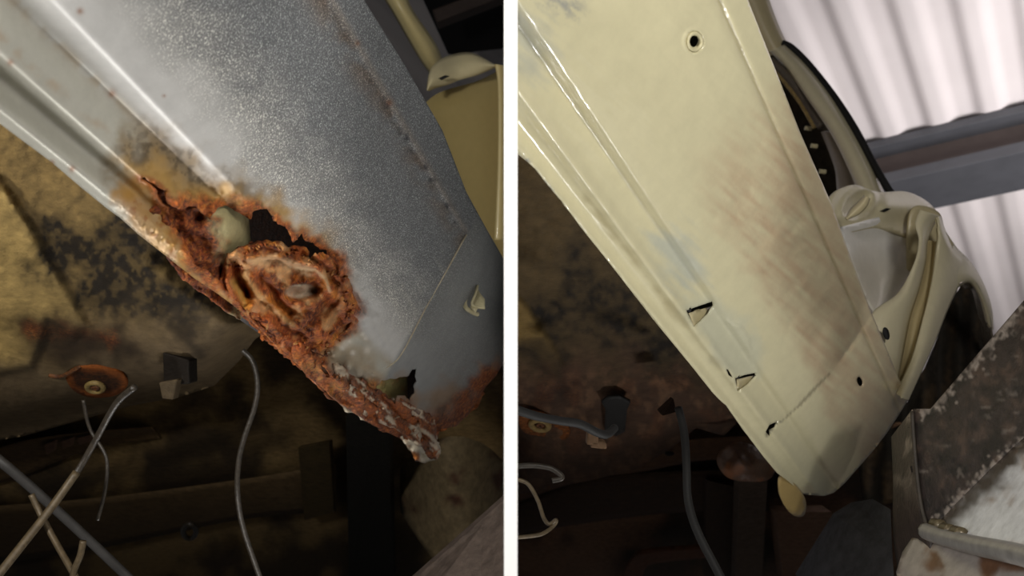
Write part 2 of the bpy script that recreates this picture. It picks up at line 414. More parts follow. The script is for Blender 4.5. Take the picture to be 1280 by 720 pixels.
def reliefL(x, y):
    a = ang(x, y, VPL); k_ = smooth(330, 430, x + .3 * (y - 300)) * smooth(39.5, 41, a); r = relL(a) * (1 - k_) + relL2(a) * k_
    # behind the transverse joint the panel turns away, with a raised lip on the joint
    side = ((x - 583) * (455 - 293) - (y - 293) * (490 - 583)) / math.hypot(162, 93)       # + towards the end of the sill
    r = r + 0.10 * (np.clip(side, 0, 400) / 120.) ** 1.25 * 0.35
    dj = pdist(x, y, SEAM_L); r = r - 0.0014 * np.exp(-(dj / 3.0) ** 2)
    # weld bead
    r = r - 0.0055 * np.exp(-((a - 59.85) / .22) ** 2) * (1 + 0.7 * fbm(x, y, 9, 2, 4)) * smooth(60, -20, side * 0 + y - 260)
    # rusted metal swells and crumples
    z = smooth(14, -12, sdf(x, y, RUST_ZONE) + 10 * fbm(x, y, 18, 3, 2))
    r = r + z * (0.010 * fbm(x, y, 16, 4, 3) - 0.007 * np.maximum(ridged(x, y, 26, 3, 6), 0))
    low = smooth(0, 40, x - 385) * smooth(40, -5, sdf(x, y, RUST_ZONE))
    r = r + low * 0.015 * fbm(x + y * 0.6, y - x * .5, 14, 4, 11)
    # ridges left along the bottom flange
    fl = smooth(120, 170, x) * np.exp(-((a - 38.6) / .5) ** 2); r = r - fl * 0.009 * fbm(x, y, 10, 3, 9)
    return r
def colL(x, y):
    a = ang(x, y, VPL); n = fbm(x, y, 22, 4, 1); n2 = fbm(x, y, 7, 3, 2)
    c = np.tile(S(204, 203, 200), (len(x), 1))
    c = mixc(c, S(144, 147, 150), smooth(48, 55, a + 2 * n)); c = mixc(c, S(190, 188, 176), smooth(45, 43, a))  # darker towards the right: the curved panel's shading painted into the colour
    c = mixc(c, S(174, 160, 136), 0.75 * np.exp(-((a - 43.9) / .35) ** 2) * smooth(-.3, .3, n + .15))        # rust run along the crease
    c = mixc(c, S(176, 150, 120), 0.5 * np.exp(-((a - 41.9) / .3) ** 2) * smooth(0, .5, n) )
    st = smooth(26, -22, sdf(x, y, STAIN) + 28 * n)
    c = mixc(c, S(140, 118, 82), st * 0.92); c = mixc(c, S(78, 66, 48), st * smooth(-.15, .2, n2 + n * .5) * .75)
    h1 = sdf(x, y, HOLE1)
    c = mixc(c, S(196, 158, 108), smooth(30, 4, pdist(x, y, [(160, 258), (200, 296), (245, 340), (300, 385)]) + 22 * n) * .85); c = mixc(c, S(150, 82, 46), smooth(.1, .35, n2 + .4 * n) * smooth(34, 8, pdist(x, y, [(175, 240), (215, 296), (255, 345)])) * .8)
    oc = smooth(40, 2, h1 + 26 * n) * smooth(0, 60, 460 - x)
    c = mixc(c, S(188, 146, 70), oc * .75); c = mixc(c, S(150, 82, 30), smooth(9, 0, h1 + 6 * n2) * .9)
    # weld bead and its scorched edges
    c = mixc(c, S(140, 122, 106), 0.55 * np.exp(-((a - 58.9) / .8) ** 2) * smooth(-.4, .3, n + .1))
    c = mixc(c, S(172, 164, 156), 0.8 * np.exp(-((a - 59.9) / .25) ** 2)); c = mixc(c, S(116, 98, 84), 0.7 * np.exp(-((a - 59.35) / .4) ** 2) * smooth(-.4, .2, n)); c = mixc(c, S(66, 66, 72), np.exp(-((a - 59.5) / .4) ** 2) * smooth(.1, .35, n2 + .3 * n) * smooth(80, 160, y))
    for sx, sy, r in ((13, 78, 4), (65, 203, 3), (90, 211, 4), (140, 117, 5), (100, 14, 4), (447, 54, 3), (487, 128, 4), (205, 120, 2)):
        c = mixc(c, S(140, 88, 50), np.exp(-((x - sx) ** 2 + (y - sy) ** 2) / r ** 2) * .8)
    side = ((x - 583) * 162 + (y - 293) * 93) / 186.8
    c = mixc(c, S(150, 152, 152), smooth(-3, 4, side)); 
    c = mixc(c, S(168, 150, 122), smooth(32, -8, pdist(x, y, [(405, 440), (440, 450), (470, 470)]) + 22 * n) * .8)
    c = mixc(c, S(150, 120, 88), smooth(30, 0, pdist(x, y, [(460, 480), (520, 500), (560, 500)]) + 24 * n) * .8)
    c = mixc(c, S(222, 214, 200), np.maximum(np.exp(-((x - 432) ** 2 + (y - 430) ** 2) / 16.), np.exp(-(((x - 459) / 4) ** 2 + ((y - 438) / 4) ** 2))) * .9)
    for sx, sy in ((441, 441), (428, 435), (453, 418), (457, 423), (437, 427)): c = mixc(c, S(226, 220, 208), np.exp(-((x - sx) ** 2 + (y - sy) ** 2) / 8.))
    uu = (x * 90 - y * 50) / 103.; vv = (x * 50 + y * 90) / 103.; sc = smooth(.05, .4, fbm(uu * 3.2, vv * .22, 14, 3, 27))
    c = mixc(c, S(214, 212, 204), sc * .4 * smooth(20, -25, sdf(x, y, [(470, 340), (540, 330), (575, 310), (505, 435), (470, 430)])))
    rz = rustL(x, y); c = mixc(c, mixc(mixc(np.tile(S(182, 96, 26), (len(x), 1)), S(200, 150, 66), smooth(.05, .4, n)), S(66, 30, 18), smooth(-.1, .25, n2)), rz * .9)
    return mixc(c, S(46, 32, 20), smooth(24, 0, pdist(x, y, [(556, 532), (575, 520), (600, 495), (615, 478)]) + 22 * n) * .85)
def rustL(x, y):
    n = fbm(x, y, 16, 4, 7)
    r = smooth(9, -10, sdf(x, y, RUST_ZONE) + 15 * n)
    keep = smooth(16, 4, pdist(x, y, [(140, 262), (190, 300), (240, 345), (300, 388)]) + 8 * n)        # paint still holding on the flange
    r = r * (1 - 0.9 * keep * smooth(.12, -.2, fbm(x, y, 11, 3, 19)))
    e = smooth(34, 0, pdist(x, y, [(548, 535), (575, 520), (600, 495), (615, 478)]) + 20 * n)
    return np.maximum(r, e * .95)
def gritL(x, y):
    a = ang(x, y, VPL); side = ((x - 583) * 162 + (y - 293) * 93) / 186.8
    return smooth(46, 50.5, a + 2.5 * fbm(x, y, 40, 3, 5)) * (0.35 + 0.65 * smooth(0.1, -.1, side / 200 - .05)) * smooth(150, 330, x + .35 * (200 - y))
before = empty('car', V(np.array(300.), np.array(300.), np.array(1.3)) * np.array([1, 1, 0]) + np.array([0, 0, 1.25]),
               'silver-grey car body from below, its sill rusted through with ragged holes', 'car')
polyL = [(-260, -50), (7, 160), (65, 203), (100, 233), (133, 260), (150, 272), (173, 293), (205, 318), (243, 348), (273, 368), (300, 388), (318, 406), (340, 427), (373, 457), (384, 470), (397, 480), (420, 500), (443, 517),
         (465, 530), (483, 540), (500, 548), (513, 560), (520, 577), (535, 577), (548, 573), (546, 552), (550, 537), (570, 533), (585, 518), (593, 507), (607, 484), (620, 470), (633, 447), (633, 330), (622, 310), (607, 284),
         (583, 240), (553, 163), (507, 83), (455, 0), (400, -103), (320, -255), (200, -260), (-260, -260)]
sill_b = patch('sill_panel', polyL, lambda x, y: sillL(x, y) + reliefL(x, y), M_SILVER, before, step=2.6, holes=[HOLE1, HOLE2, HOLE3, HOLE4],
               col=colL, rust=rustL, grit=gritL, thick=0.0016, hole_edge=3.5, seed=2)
sill_b['label'] = 'silver-grey painted sill with ragged rust holes'

seamb = tube('panel_seam', [(x_, y_, float(sillL(x_, y_)) + float(reliefL(np.array([x_ * 1.0]), np.array([y_ * 1.0]))[0])) for x_, y_ in SEAM_L[:-1]], .0011, plain('seam_sealer', S(196, 184, 158), .45, scale=150, var=.3), sill_b)
# inner sill seen through the big hole
def inner_depth(x, y):
    blob = np.exp(-(((x - 284) / 26) ** 2 + ((y - 288) / 34) ** 2))
    lft = smooth(300, 250, x)
    return sillL(x, y) + 0.040 - 0.034 * blob - 0.022 * lft + (0.012 * fbm(x, y, 13, 4, 21) - 0.008 * ridged(x, y, 18, 3, 22)) * smooth(290, 262, x - .2 * (y - 290)) + 0.035 * smooth(300, 322, x)
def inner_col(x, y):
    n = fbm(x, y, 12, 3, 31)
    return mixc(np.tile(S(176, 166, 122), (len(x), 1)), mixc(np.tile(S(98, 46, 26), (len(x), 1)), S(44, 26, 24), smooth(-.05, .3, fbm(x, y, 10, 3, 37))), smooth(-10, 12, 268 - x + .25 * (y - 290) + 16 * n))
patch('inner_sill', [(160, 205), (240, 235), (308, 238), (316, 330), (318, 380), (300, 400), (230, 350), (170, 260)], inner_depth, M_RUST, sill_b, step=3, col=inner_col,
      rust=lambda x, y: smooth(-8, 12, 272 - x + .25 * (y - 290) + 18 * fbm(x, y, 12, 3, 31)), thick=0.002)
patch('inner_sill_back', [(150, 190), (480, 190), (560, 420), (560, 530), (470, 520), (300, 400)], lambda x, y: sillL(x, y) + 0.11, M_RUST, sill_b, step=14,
      col=S(18, 14, 11), rust=0.05, thick=0.002)  # added near-black sheet, painting in the dark of the void
# plate behind the lower hole
patch('inner_end_plate', [(455, 455), (510, 455), (509, 520), (470, 515)], lambda x, y: sillL(x, y) + 0.075 - .02 * np.exp(-((x - 490) ** 2 + (y - 485) ** 2) / 300.), M_RUST, sill_b, step=4,
      col=S(150, 140, 90), rust=lambda x, y: smooth(-.1, .3, fbm(x, y, 9, 3, 3)) * .6, thick=0.002)

# the crumpled, flaking jacking point
SP = (375., 364.)
def ell(x, y, ax, ay, rot, c=SP):
    dx = x - c[0]; dy = y - c[1]; cr, sr = math.cos(rot), math.sin(rot)
    return np.sqrt(((dx * cr + dy * sr) / ax) ** 2 + ((-dx * sr + dy * cr) / ay) ** 2)
RIDGES = [([(281, 340), (285, 322), (300, 309), (330, 303), (352, 306)], .015, 5), ([(312, 322), (345, 318), (368, 328), (395, 337), (408, 348), (413, 364)], .012, 4),
          ([(304, 345), (318, 362), (335, 382), (360, 404), (386, 418)], .014, 4.5), ([(283, 352), (290, 372), (306, 386), (316, 380)], .014, 5),
          ([(395, 415), (412, 402), (432, 388)], .008, 6), ([(352, 306), (376, 312), (398, 324)], .009, 5), ([(352, 372), (366, 384), (388, 384), (404, 374)], .008, 4)]
def crater(x, y):
    wx = x + 7 * fbm(x, y, 26, 3, 44); wy = y + 7 * fbm(x + 70, y, 26, 3, 45); h = 0
    e = ell(wx, wy, 25, 11, math.radians(-6), (378, 365))
    h = h - .020 * np.exp(-(e / .7) ** 2) - .018 * np.exp(-(((x - 392) / 7) ** 2 + ((y - 363) / 8) ** 2)) + .006 * np.exp(-((e - 1.1) / .2) ** 2)
    for p, a, wd in RIDGES: h = h + a * np.exp(-(pdist(wx, wy, p) / wd) ** 2)
    h = h - .016 * np.exp(-(pdist(wx, wy, [(292, 326), (298, 345), (312, 366)]) / 5.) ** 2) - .013 * np.exp(-(pdist(wx, wy, [(326, 346), (345, 378), (372, 394)]) / 5.) ** 2)
    h = h - .010 * np.exp(-(pdist(wx, wy, [(380, 320), (405, 335), (424, 356), (424, 375)]) / 4.) ** 2) - .010 * np.exp(-(pdist(wx, wy, [(385, 402), (405, 394), (420, 380)]) / 3.5) ** 2)
    h = h + .012 * fbm(x, y, 20, 5, 41) + .011 * ridged(x * .8 + y * .5, y - x * .4, 24, 4, 43) - .004
    return h * 1.3
def crater_depth(x, y): return sillL(x, y) + relL(ang(x, y, VPL)) - 0.001 - crater(x, y) + 0.022 * smooth(12, 0, -sdf(x, y, CRATER)) * smooth(20, -30, (x - 372) + .5 * (y - 345)) + .006 * smooth(8, 0, -sdf(x, y, CRATER))
CRATER = [(276, 334), (283, 318), (297, 309), (315, 304), (335, 299), (352, 302), (366, 309), (378, 312), (388, 322), (398, 316), (412, 320), (430, 336), (438, 356), (446, 378), (452, 396), (443, 416),
          (424, 430), (402, 446), (378, 455), (352, 442), (330, 420), (312, 396), (296, 388), (280, 370), (273, 350)]
def crater_col(x, y):
    n = fbm(x, y, 10, 4, 51); n2 = fbm(x, y, 24, 3, 53)
    c = np.tile(S(176, 88, 28), (len(x), 1)); c = mixc(c, S(222, 142, 36), smooth(.0, .3, n)); c = mixc(c, S(64, 30, 20), smooth(.0, .3, n2)); c = mixc(c, S(216, 168, 112), smooth(.0, .3, fbm(x, y, 17, 4, 57)))
    c = mixc(c, S(196, 94, 26), smooth(26, 0, pdist(x, y, [(322, 398), (345, 425), (380, 440)]) + 18 * n) * .7); c = mixc(c, S(120, 60, 36), smooth(18, 0, pdist(x, y, [(415, 330), (432, 370), (436, 400)]) + 14 * n) * .7)
    c = mixc(c, S(222, 182, 132), smooth(13, 0, pdist(x, y, [(316, 326), (345, 322), (370, 334), (385, 342)]) + 10 * n) * .9)
    c = mixc(c, S(220, 176, 112), smooth(7, 0, pdist(x, y, [(304, 345), (335, 382), (365, 405)]) + 5 * n) * .85)
    c = mixc(c, S(214, 184, 140), smooth(3.4, .6, pdist(x, y, [(370, 335), (395, 338), (408, 350), (412, 364)])) * .9)
    c = mixc(c, S(226, 212, 186), smooth(1.0, .75, ell(x, y, 22, 10, math.radians(-6), (376, 364))) * .9)
    c = mixc(c, S(206, 170, 90), smooth(8, 0, pdist(x, y, [(292, 352), (300, 366), (308, 382), (298, 386)]) + 5 * n) * .9)
    return c
def crater_rust(x, y):
    c = .95 - .45 * smooth(.0, .3, fbm(x, y, 17, 4, 57))
    for m in (smooth(13, 0, pdist(x, y, [(316, 326), (345, 322), (370, 334), (385, 342)]) + 10 * fbm(x, y, 10, 4, 51)), smooth(7, 0, pdist(x, y, [(304, 345), (335, 382), (365, 405)])), smooth(1.0, .75, ell(x, y, 22, 10, math.radians(-6), (376, 364))),
              smooth(3.4, .6, pdist(x, y, [(370, 335), (395, 338), (408, 350), (412, 364)])), smooth(8, 0, pdist(x, y, [(292, 352), (300, 366), (308, 382), (298, 386)]))):
        c = c * (1 - .7 * m)
    return c
jp = patch('jacking_point', CRATER, crater_depth, M_RUST, sill_b, step=2.2, edge=4, col=crater_col, rust=crater_rust, thick=0.003, seed=9)
jp['label'] = 'crumpled orange rust scab around a round jacking hole'
# rusty sheet hanging below it, along the bottom edge
sheet = [(300, 384), (318, 388), (340, 408), (372, 436), (395, 440), (412, 458), (430, 480), (448, 500), (470, 515), (490, 520), (486, 541), (465, 531), (443, 519), (420, 502), (397, 484), (373, 460), (340, 430), (316, 408), (302, 394)]
def sheet_d(x, y): return sillL(x, y) + relL(ang(x, y, VPL)) - .002 - (.012 * fbm(x, y, 12, 5, 61) + .010 * ridged(x - y * .2, y + x * .9, 17, 4, 62)) + .012
def flake_col(x, y):
    n = fbm(x + y, (y - x) * 3, 22, 4, 71); n2 = fbm(x, y, 8, 3, 73); f = smooth(370, 430, x)
    c = mixc(np.tile(S(186, 100, 28), (len(x), 1)), S(70, 38, 22), smooth(-.1, .2, n2 + .08 * f))
    c = mixc(c, S(226, 210, 184), f * smooth(.0, .22, n)); return mixc(c, S(74, 52, 34), f * smooth(.08, -.15, n) * .8)
patch('rusty_lower_edge', sheet, sheet_d, M_TORN, sill_b, step=2.2, edge=5, col=flake_col,
      rust=lambda x, y: 1 - smooth(370, 430, x) * (.35 + .6 * smooth(.05, .3, fbm(x + y, (y - x) * 3, 22, 4, 71))), thick=0.003, seed=5)
torn = [(392, 436), (400, 428), (408, 440), (420, 446), (424, 455), (436, 452), (444, 470), (456, 478), (470, 486), (488, 500), (500, 500), (513, 503), (528, 512), (540, 520), (545, 540), (549, 560), (546, 575), (536, 570),
        (524, 556), (512, 548), (494, 538), (470, 526), (446, 508), (424, 486), (405, 462)]
def torn_d(x, y):
    k = (x + y) ; return sillL(x, y) + relL(ang(x, y, VPL)) - .006 - (.034 * fbm((x + .8 * y) * .45, (y - .8 * x) * 1.1, 15, 4, 81) + .014 * ridged(x, y, 15, 3, 83)) + .01
patch('torn_flange', torn, torn_d, M_TORN, sill_b, step=2.0, edge=6, col=flake_col,
      rust=lambda x, y: .75 - .65 * smooth(-.02, .25, fbm(x + y, (y - x) * 3, 22, 4, 71)), thick=0.002, seed=15)
tail = [(500, 548), (512, 540), (530, 530), (544, 524), (547, 545), (549, 562), (548, 575), (535, 578), (520, 576), (514, 566)]
patch('hanging_scrap', tail, lambda x, y: torn_d(x, y) + .006 - .012 * fbm(x * 1.2, y * .5, 10, 3, 91), M_TORN, sill_b, step=2, edge=4,
      col=lambda x, y: mixc(np.tile(S(224, 212, 188), (len(x), 1)), S(190, 120, 56), smooth(0, .3, fbm(x, y, 10, 3, 5))), rust=lambda x, y: smooth(0, .4, fbm(x, y, 10, 3, 5)) * .7, thick=0.002)
# crumbling inner end beyond the torn flange
patch('rusted_end_cap', [(546, 536), (556, 528), (580, 505), (600, 485), (606, 492), (590, 515), (570, 530), (554, 540)], lambda x, y: sillL(x, y) + relL(ang(x, y, VPL)) + .065 - .03 * fbm(x, y, 9, 4, 6), M_RUST, sill_b, step=2.2, edge=4,
      col=S(150, 92, 40), rust=.85, thick=.003)
# loose curls of rust and paint standing on the damage
def curls(name, path, n, size, parent, depthfn, mat, cols, seed):
    rnd = random.Random(seed); vs = []; fs = []; cc = []; rr = []
    P = np.array(path, float)
    for _ in range(n):
        i = rnd.randrange(len(P) - 1); t = rnd.random(); p = P[i] * (1 - t) + P[i + 1] * t + np.array([rnd.gauss(0, 5), rnd.gauss(0, 5)])
        s = size * rnd.uniform(.5, 1.4); an = rnd.uniform(0, 6.28); tilt = rnd.uniform(-.012, .012); c = cols[rnd.randrange(len(cols))]; b = len(vs)
        d0 = float(depthfn(np.array([p[0]]), np.array([p[1]]))[0]) - .002; k = 7
        for j in range(k):
            r = s * rnd.uniform(.6, 1.2); a_ = an + j / k * 6.28; x = p[0] + r * math.cos(a_) * 1.5 * math.cos(an) - r * math.sin(a_) * .6 * math.sin(an); y = p[1] + r * math.cos(a_) * 1.5 * math.sin(an) + r * math.sin(a_) * .6 * math.cos(an)
            vs.append(V(np.array(x), np.array(y), np.array(d0 + tilt * math.cos(a_) + .003 * math.sin(2 * a_)))); cc.append(c); rr.append(rnd.uniform(.2, 1))
        for j in range(1, k - 1): fs.append((b, b + j + 1, b + j))
    o = mesh(name, vs, fs, mat, parent, attrs={'Col': np.array(cc), 'Rust': np.array(rr), 'Grit': np.zeros(len(vs))}, thick=.0008); o['kind'] = 'stuff'; return o
curls('rust_flakes', [(285, 330), (320, 306), (372, 312), (425, 345), (440, 395), (400, 440), (340, 410), (300, 385)], 60, 3.0, jp, crater_depth, M_RUST, [S(150, 78, 34), S(196, 140, 76), S(96, 46, 26)], 3)
curls('paint_flakes', [(395, 440), (430, 480), (470, 505), (520, 535), (545, 560)], 26, 2.6, sill_b, torn_d, M_RUST, [S(216, 200, 170), S(170, 96, 44), S(110, 80, 52)], 8)

# pale spring clip on the end panel
dcl = float(sillL(593., 375.)) + float(reliefL(np.array([593.]), np.array([375.]))[0]) + .012
clip = tube('spring_clip', [(591, 351, dcl - .02), (585, 366, dcl - .03), (581, 377, dcl - .035), (583, 385, dcl - .035), (590, 390, dcl - .03), (597, 393, dcl - .02)], .0030, M_CLIP, sill_b)
clip['label'] = 'pale cream bent spring clip'
patch('clip_tongue', [(595, 356), (600, 366), (606, 374), (606, 385), (598, 384), (594, 390), (588, 383), (592, 370)], plane3([(595, 356, dcl - .01), (606, 380, dcl - .03), (588, 383, dcl - .035)]), M_CLIP, clip, step=4, thick=.002)
tube('clip_edge', [(597, 357, dcl - .022), (594, 368, dcl - .032), (590, 380, dcl - .037), (598, 384, dcl - .034), (606, 385, dcl - .032)], .0018, M_CLIP, clip)

# floor pan, undercoated
hL = hplane(.47)
def floorL_d(x, y):
    d = hL(x, y)
    ch = smooth(10, -10, sdf(x, y, CHAN)); d = d - .022 * ch
    lip = smooth(60, 0, -sdf(x, y, FLOORL)); lip = lip * smooth(300, 400, y + .25 * x)
    return d + .09 * lip ** 2 - .03 * np.exp(-((sdf(x, y, FLOORL) + 60) / 45) ** 2) * smooth(350, 430, y + .2 * x) + .010 * fbm(x, y, 60, 3, 3) + .0032 * fbm(x, y, 9, 3, 14)
CHAN = [(-60, 190), (0, 222), (35, 275), (75, 345), (110, 405), (90, 420), (60, 400), (52, 430), (40, 460), (-60, 480)]
FLOORL = [(-420, -180), (-120, 20), (20, 140), (140, 240), (320, 385), (345, 405), (318, 425), (300, 450), (268, 482), (225, 496), (160, 508), (90, 528), (30, 545), (-420, 620)]
def floorL_c(x, y):
    n = fbm(x, y, 34, 5, 11); n2 = fbm(x, y, 8, 3, 12)
    c = np.tile(S(136, 112, 68), (len(x), 1)); c = mixc(c, S(178, 150, 92), smooth(6, -6, sdf(x, y, CHAN)) * .9)
    soot = smooth(70, -30, sdf(x, y, [(80, 310), (150, 290), (200, 320), (250, 370), (250, 400), (180, 400), (110, 390)]) + 70 * n)
    c = mixc(c, S(26, 21, 16), np.clip(soot * (.7 + 1.4 * np.maximum(n2 + .2, 0)), 0, .96))
    low = smooth(400, 500, y + .22 * x + 50 * n); c = mixc(c, S(116, 98, 72), low)
    c = mixc(c, S(44, 32, 22), smooth(30, -12, sdf(x, y, [(30, 405), (70, 395), (110, 420), (150, 410), (170, 440), (120, 450), (60, 440)]) + 26 * n) * .9)
    c = mixc(c, S(84, 40, 22), smooth(14, -8, pdist(x, y, [(35, 412), (70, 402), (110, 415), (140, 425)]) + 20 * n) * .6)
    c = mixc(c, S(50, 40, 28), smooth(20, 0, pdist(x, y, [(215, 405), (245, 440), (215, 470)]) + 24 * n) * .8)
    c = mixc(c, S(40, 32, 22), smooth(5, 0, sdf(x, y, CHAN) ** 2 / 8 + 4 * n) * .6 * smooth(60, 0, x - 70))
    return c
fp = patch('floor_pan', FLOORL, floorL_d, M_UNDER, before, step=3.2, col=floorL_c, rust=lambda x, y: .35 * smooth(12, -8, pdist(x, y, [(35, 412), (110, 415), (140, 425)]) + 20 * fbm(x, y, 20, 3, 1)), thick=.003)
fp['label'] = 'tan undercoated floor pan with black soot'
# rusty drain ring and its rubber recess
def ring(name, cx, cy, rx, ry, d, r, mat, parent, rot=0, depthfn=None):
    pts = [(cx + rx * math.cos(t) * math.cos(rot) - ry * math.sin(t) * math.sin(rot), cy + rx * math.cos(t) * math.sin(rot) + ry * math.sin(t) * math.cos(rot), d) for t in np.linspace(0, 2 * math.pi, 17)]
    if depthfn: pts = [(a, b, float(depthfn(np.array([a]), np.array([b]))[0]) + d) for a, b, _ in pts]
    return tube(name, pts, r, mat, parent)
M_RUSTP = plain('plain_rust', S(120, 72, 30), .7, bump=.6, scale=150, col2=S(58, 34, 18))
M_OCHRE = plain('ochre_ring', S(150, 126, 74), .6, bump=.4, scale=150, var=.4)
patch('mount_recess', [(82, 470), (95, 460), (120, 458), (150, 466), (160, 480), (145, 494), (115, 497), (92, 488)], lambda x, y: hL(x, y) - .035 + .004 * fbm(x, y, 9, 3, 2), M_GRIME, fp, step=4, curve=True,
      col=lambda x, y: mixc(np.tile(S(36, 24, 14), (len(x), 1)), S(122, 66, 24), smooth(8, 0, -sdf(x, y, [(82, 470), (95, 460), (120, 458), (150, 466), (160, 480), (145, 494), (115, 497), (92, 488)]) + 8 * fbm(x, y, 14, 3, 5))), rust=.12, thick=.004)
ring('bolt_ring', 119, 484, 10, 5.5, -.040, .0035, M_OCHRE, fp, .1, hL)
ring('bolt_head', 119, 484, 3, 1.8, -.042, .0030, M_RUSTP, fp, .1, hL)
tube('rust_streak', [(62, 468, float(hL(62., 468.)) - .03), (75, 470, float(hL(75., 470.)) - .034), (90, 464, float(hL(90., 464.)) - .036), (100, 458, float(hL(100., 458.)) - .034)], .004, M_RUSTP, fp, taper=.0015)
# bracket on the lip
br = float(hL(225., 450.))
block('bracket', [(203, 440, br - .05), (236, 450, br - .05), (237, 480, br - .03), (204, 482, br - .03)], FW * .03, M_GRIME, fp, col=S(34, 28, 22))
block('bracket', [(198, 478, br - .05), (222, 474, br - .05), (216, 500, br - .03), (202, 498, br - .03)], FW * .02, M_GRIME, fp, col=S(92, 78, 58))
# rear underbody beyond
hL2 = hplane(.60)
def under2(x, y): return hL2(x, y) + .03 * fbm(x, y, 70, 4, 5) - .05 * np.exp(-((y - 575 + .28 * (x - 150)) / 18.) ** 2) * smooth(330, 280, x)
patch('rear_underbody', [(-420, 470), (80, 500), (260, 440), (310, 370), (420, 420), (560, 500), (632, 440), (632, 800), (-420, 800)], under2, M_GRIME, before, step=8,
      col=lambda x, y: mixc(np.tile(S(150, 124, 82), (len(x), 1)), S(78, 64, 46), smooth(-.2, .3, fbm(x, y, 50, 4, 8))), thick=.004)
# seam flange with shredded sealant
u = lambda x, y, k: (x, y, float(hL2(float(x), float(y))) + k)
ribbon('cross_member', [u(-120, 620, -.06), u(0, 604, -.06), u(110, 545 + 18, -.06), u(200, 548, -.05)], [u(-120, 600, -.09), u(0, 560, -.09), u(70, 545, -.09), u(190, 534, -.07)], M_GRIME, before, col=S(110, 88, 60), prof=lambda v: .02 * np.sin(v * 3.1))
ribbon('cross_member', [u(-120, 720, -.10), u(100, 690, -.10), u(300, 650, -.10), u(420, 640, -.10)], [u(-120, 640, -.06), u(100, 625, -.06), u(300, 600, -.06), u(420, 580, -.06)], M_GRIME, before, col=S(92, 74, 50), prof=lambda v: -.03 * np.sin(v * 3.14))
for q in ((55, 556, 62, 552, 18), (76, 552, 84, 548, 14), (96, 548, 106, 545, 12)):
    block('sealant_scrap', [u(q[0], q[1], -.10), u(q[2] + 8, q[3] - 2, -.10), u(q[2] + 6, q[3] + q[4] * .6, -.10), u(q[0] + 2, q[1] + q[4] * .7, -.10)], FW * .008, M_GRIME, before, col=S(130, 100, 82))
# suspension bracketry in the dark
block('spring_hanger', [u(432, 520, -.2), u(470, 500, -.2), u(486, 520, -.2), u(492, 720, -.25), u(436, 740, -.25)], FW * .05, M_GRIME, before, col=S(30, 27, 22))
block('shackle_plate', [u(372, 560, -.12), u(412, 552, -.12), u(418, 640, -.12), u(380, 650, -.12)], FW * .03, M_GRIME, before, col=S(76, 62, 36))
ring('bush', 237, 664, 8, 9, -.3, .006, M_CABLE, before, 0, hL2)
patch('wheel_housing', [(500, 520), (540, 560), (560, 520), (600, 480), (633, 420), (633, 650), (590, 690), (540, 700), (500, 640)], lambda x, y: 1.75 + .25 * ((x - 570) / 80.) ** 2 + .02 * fbm(x, y, 40, 3, 3), M_GRIME, before, step=7,
      col=lambda x, y: mixc(np.tile(S(104, 90, 66), (len(x), 1)), S(60, 34, 22), smooth(.1, .4, fbm(x, y, 30, 3, 9))), thick=.003)
# hanging lines: brake pipe and loose cables
ck = empty('handbrake_cable', V(np.array(90.), np.array(600.), np.array(1.0)), 'brown grimy rod-like cable hanging diagonally at far lower left', 'cable')
tube('cable', [(168, 484, .90), (145, 505, .92), (118, 553, .94), (95, 592, .94), (60, 640, .92), (0, 716, .88), (-60, 790, .84)], .0034, M_CABLE, ck)
tube('outer_sheath', [(96, 590, .94), (60, 640, .92), (0, 716, .88), (-60, 790, .84)], .0042, M_BRIGHT, ck)
tag(tube('dangling_pipe', [(303, 438, 1.0), (316, 452, 1.0), (322, 480, 1.0), (318, 510, 1.0), (305, 548, 1.0), (298, 580, 1.0), (297, 618, 1.0), (304, 660, .99), (326, 725, .97), (350, 790, .95)], .003, M_CABLE), 'thin grey-brown pipe hanging straight down below the rusty sill', 'pipe')
tag(tube('slack_rod', [(-40, 545, 1.0), (0, 576, 1.0), (40, 610, 1.02), (95, 660, 1.05), (150, 712, 1.08), (230, 790, 1.12)], .0055, plain('dark_rod', S(58, 56, 54), .5, scale=90)), 'dark grey rod sloping down to the right behind the diagonal cable', 'rod')
tag(tube('short_wire', [(39, 618, .93), (52, 645, .93), (72, 682, .92), (96, 724, .9), (120, 770, .88)], .0032, M_BRIGHT), 'short tan wire end crossing the diagonal cable at lower left', 'wire')
tag(tube('bent_wire', [(104, 676, .9), (100, 695, .9), (92, 716, .9), (84, 760, .9)], .0032, M_BRIGHT), 'stubby bent wire at the bottom edge beside the crossing wires', 'wire')
tag(tube('looped_wire', [(104, 500, .99), (112, 535, 1.0), (131, 567, 1.0), (134, 590, 1.0), (130, 620, 1.0), (122, 650, 1.0)], .002, M_CABLE), 'faint thin wire looping behind the diagonal cable', 'wire')
# lift plate at lower right of this bay
rp = block('lift_plate', [(500, 740, 1.1), (633, 622, 1.1), (633, 760, .95), (500, 800, .95)], FW * .03 , M_GRIME, col=S(98, 86, 78)); tag(rp, 'grey-brown worn steel lift plate in the dark by the white divider board', 'plate')
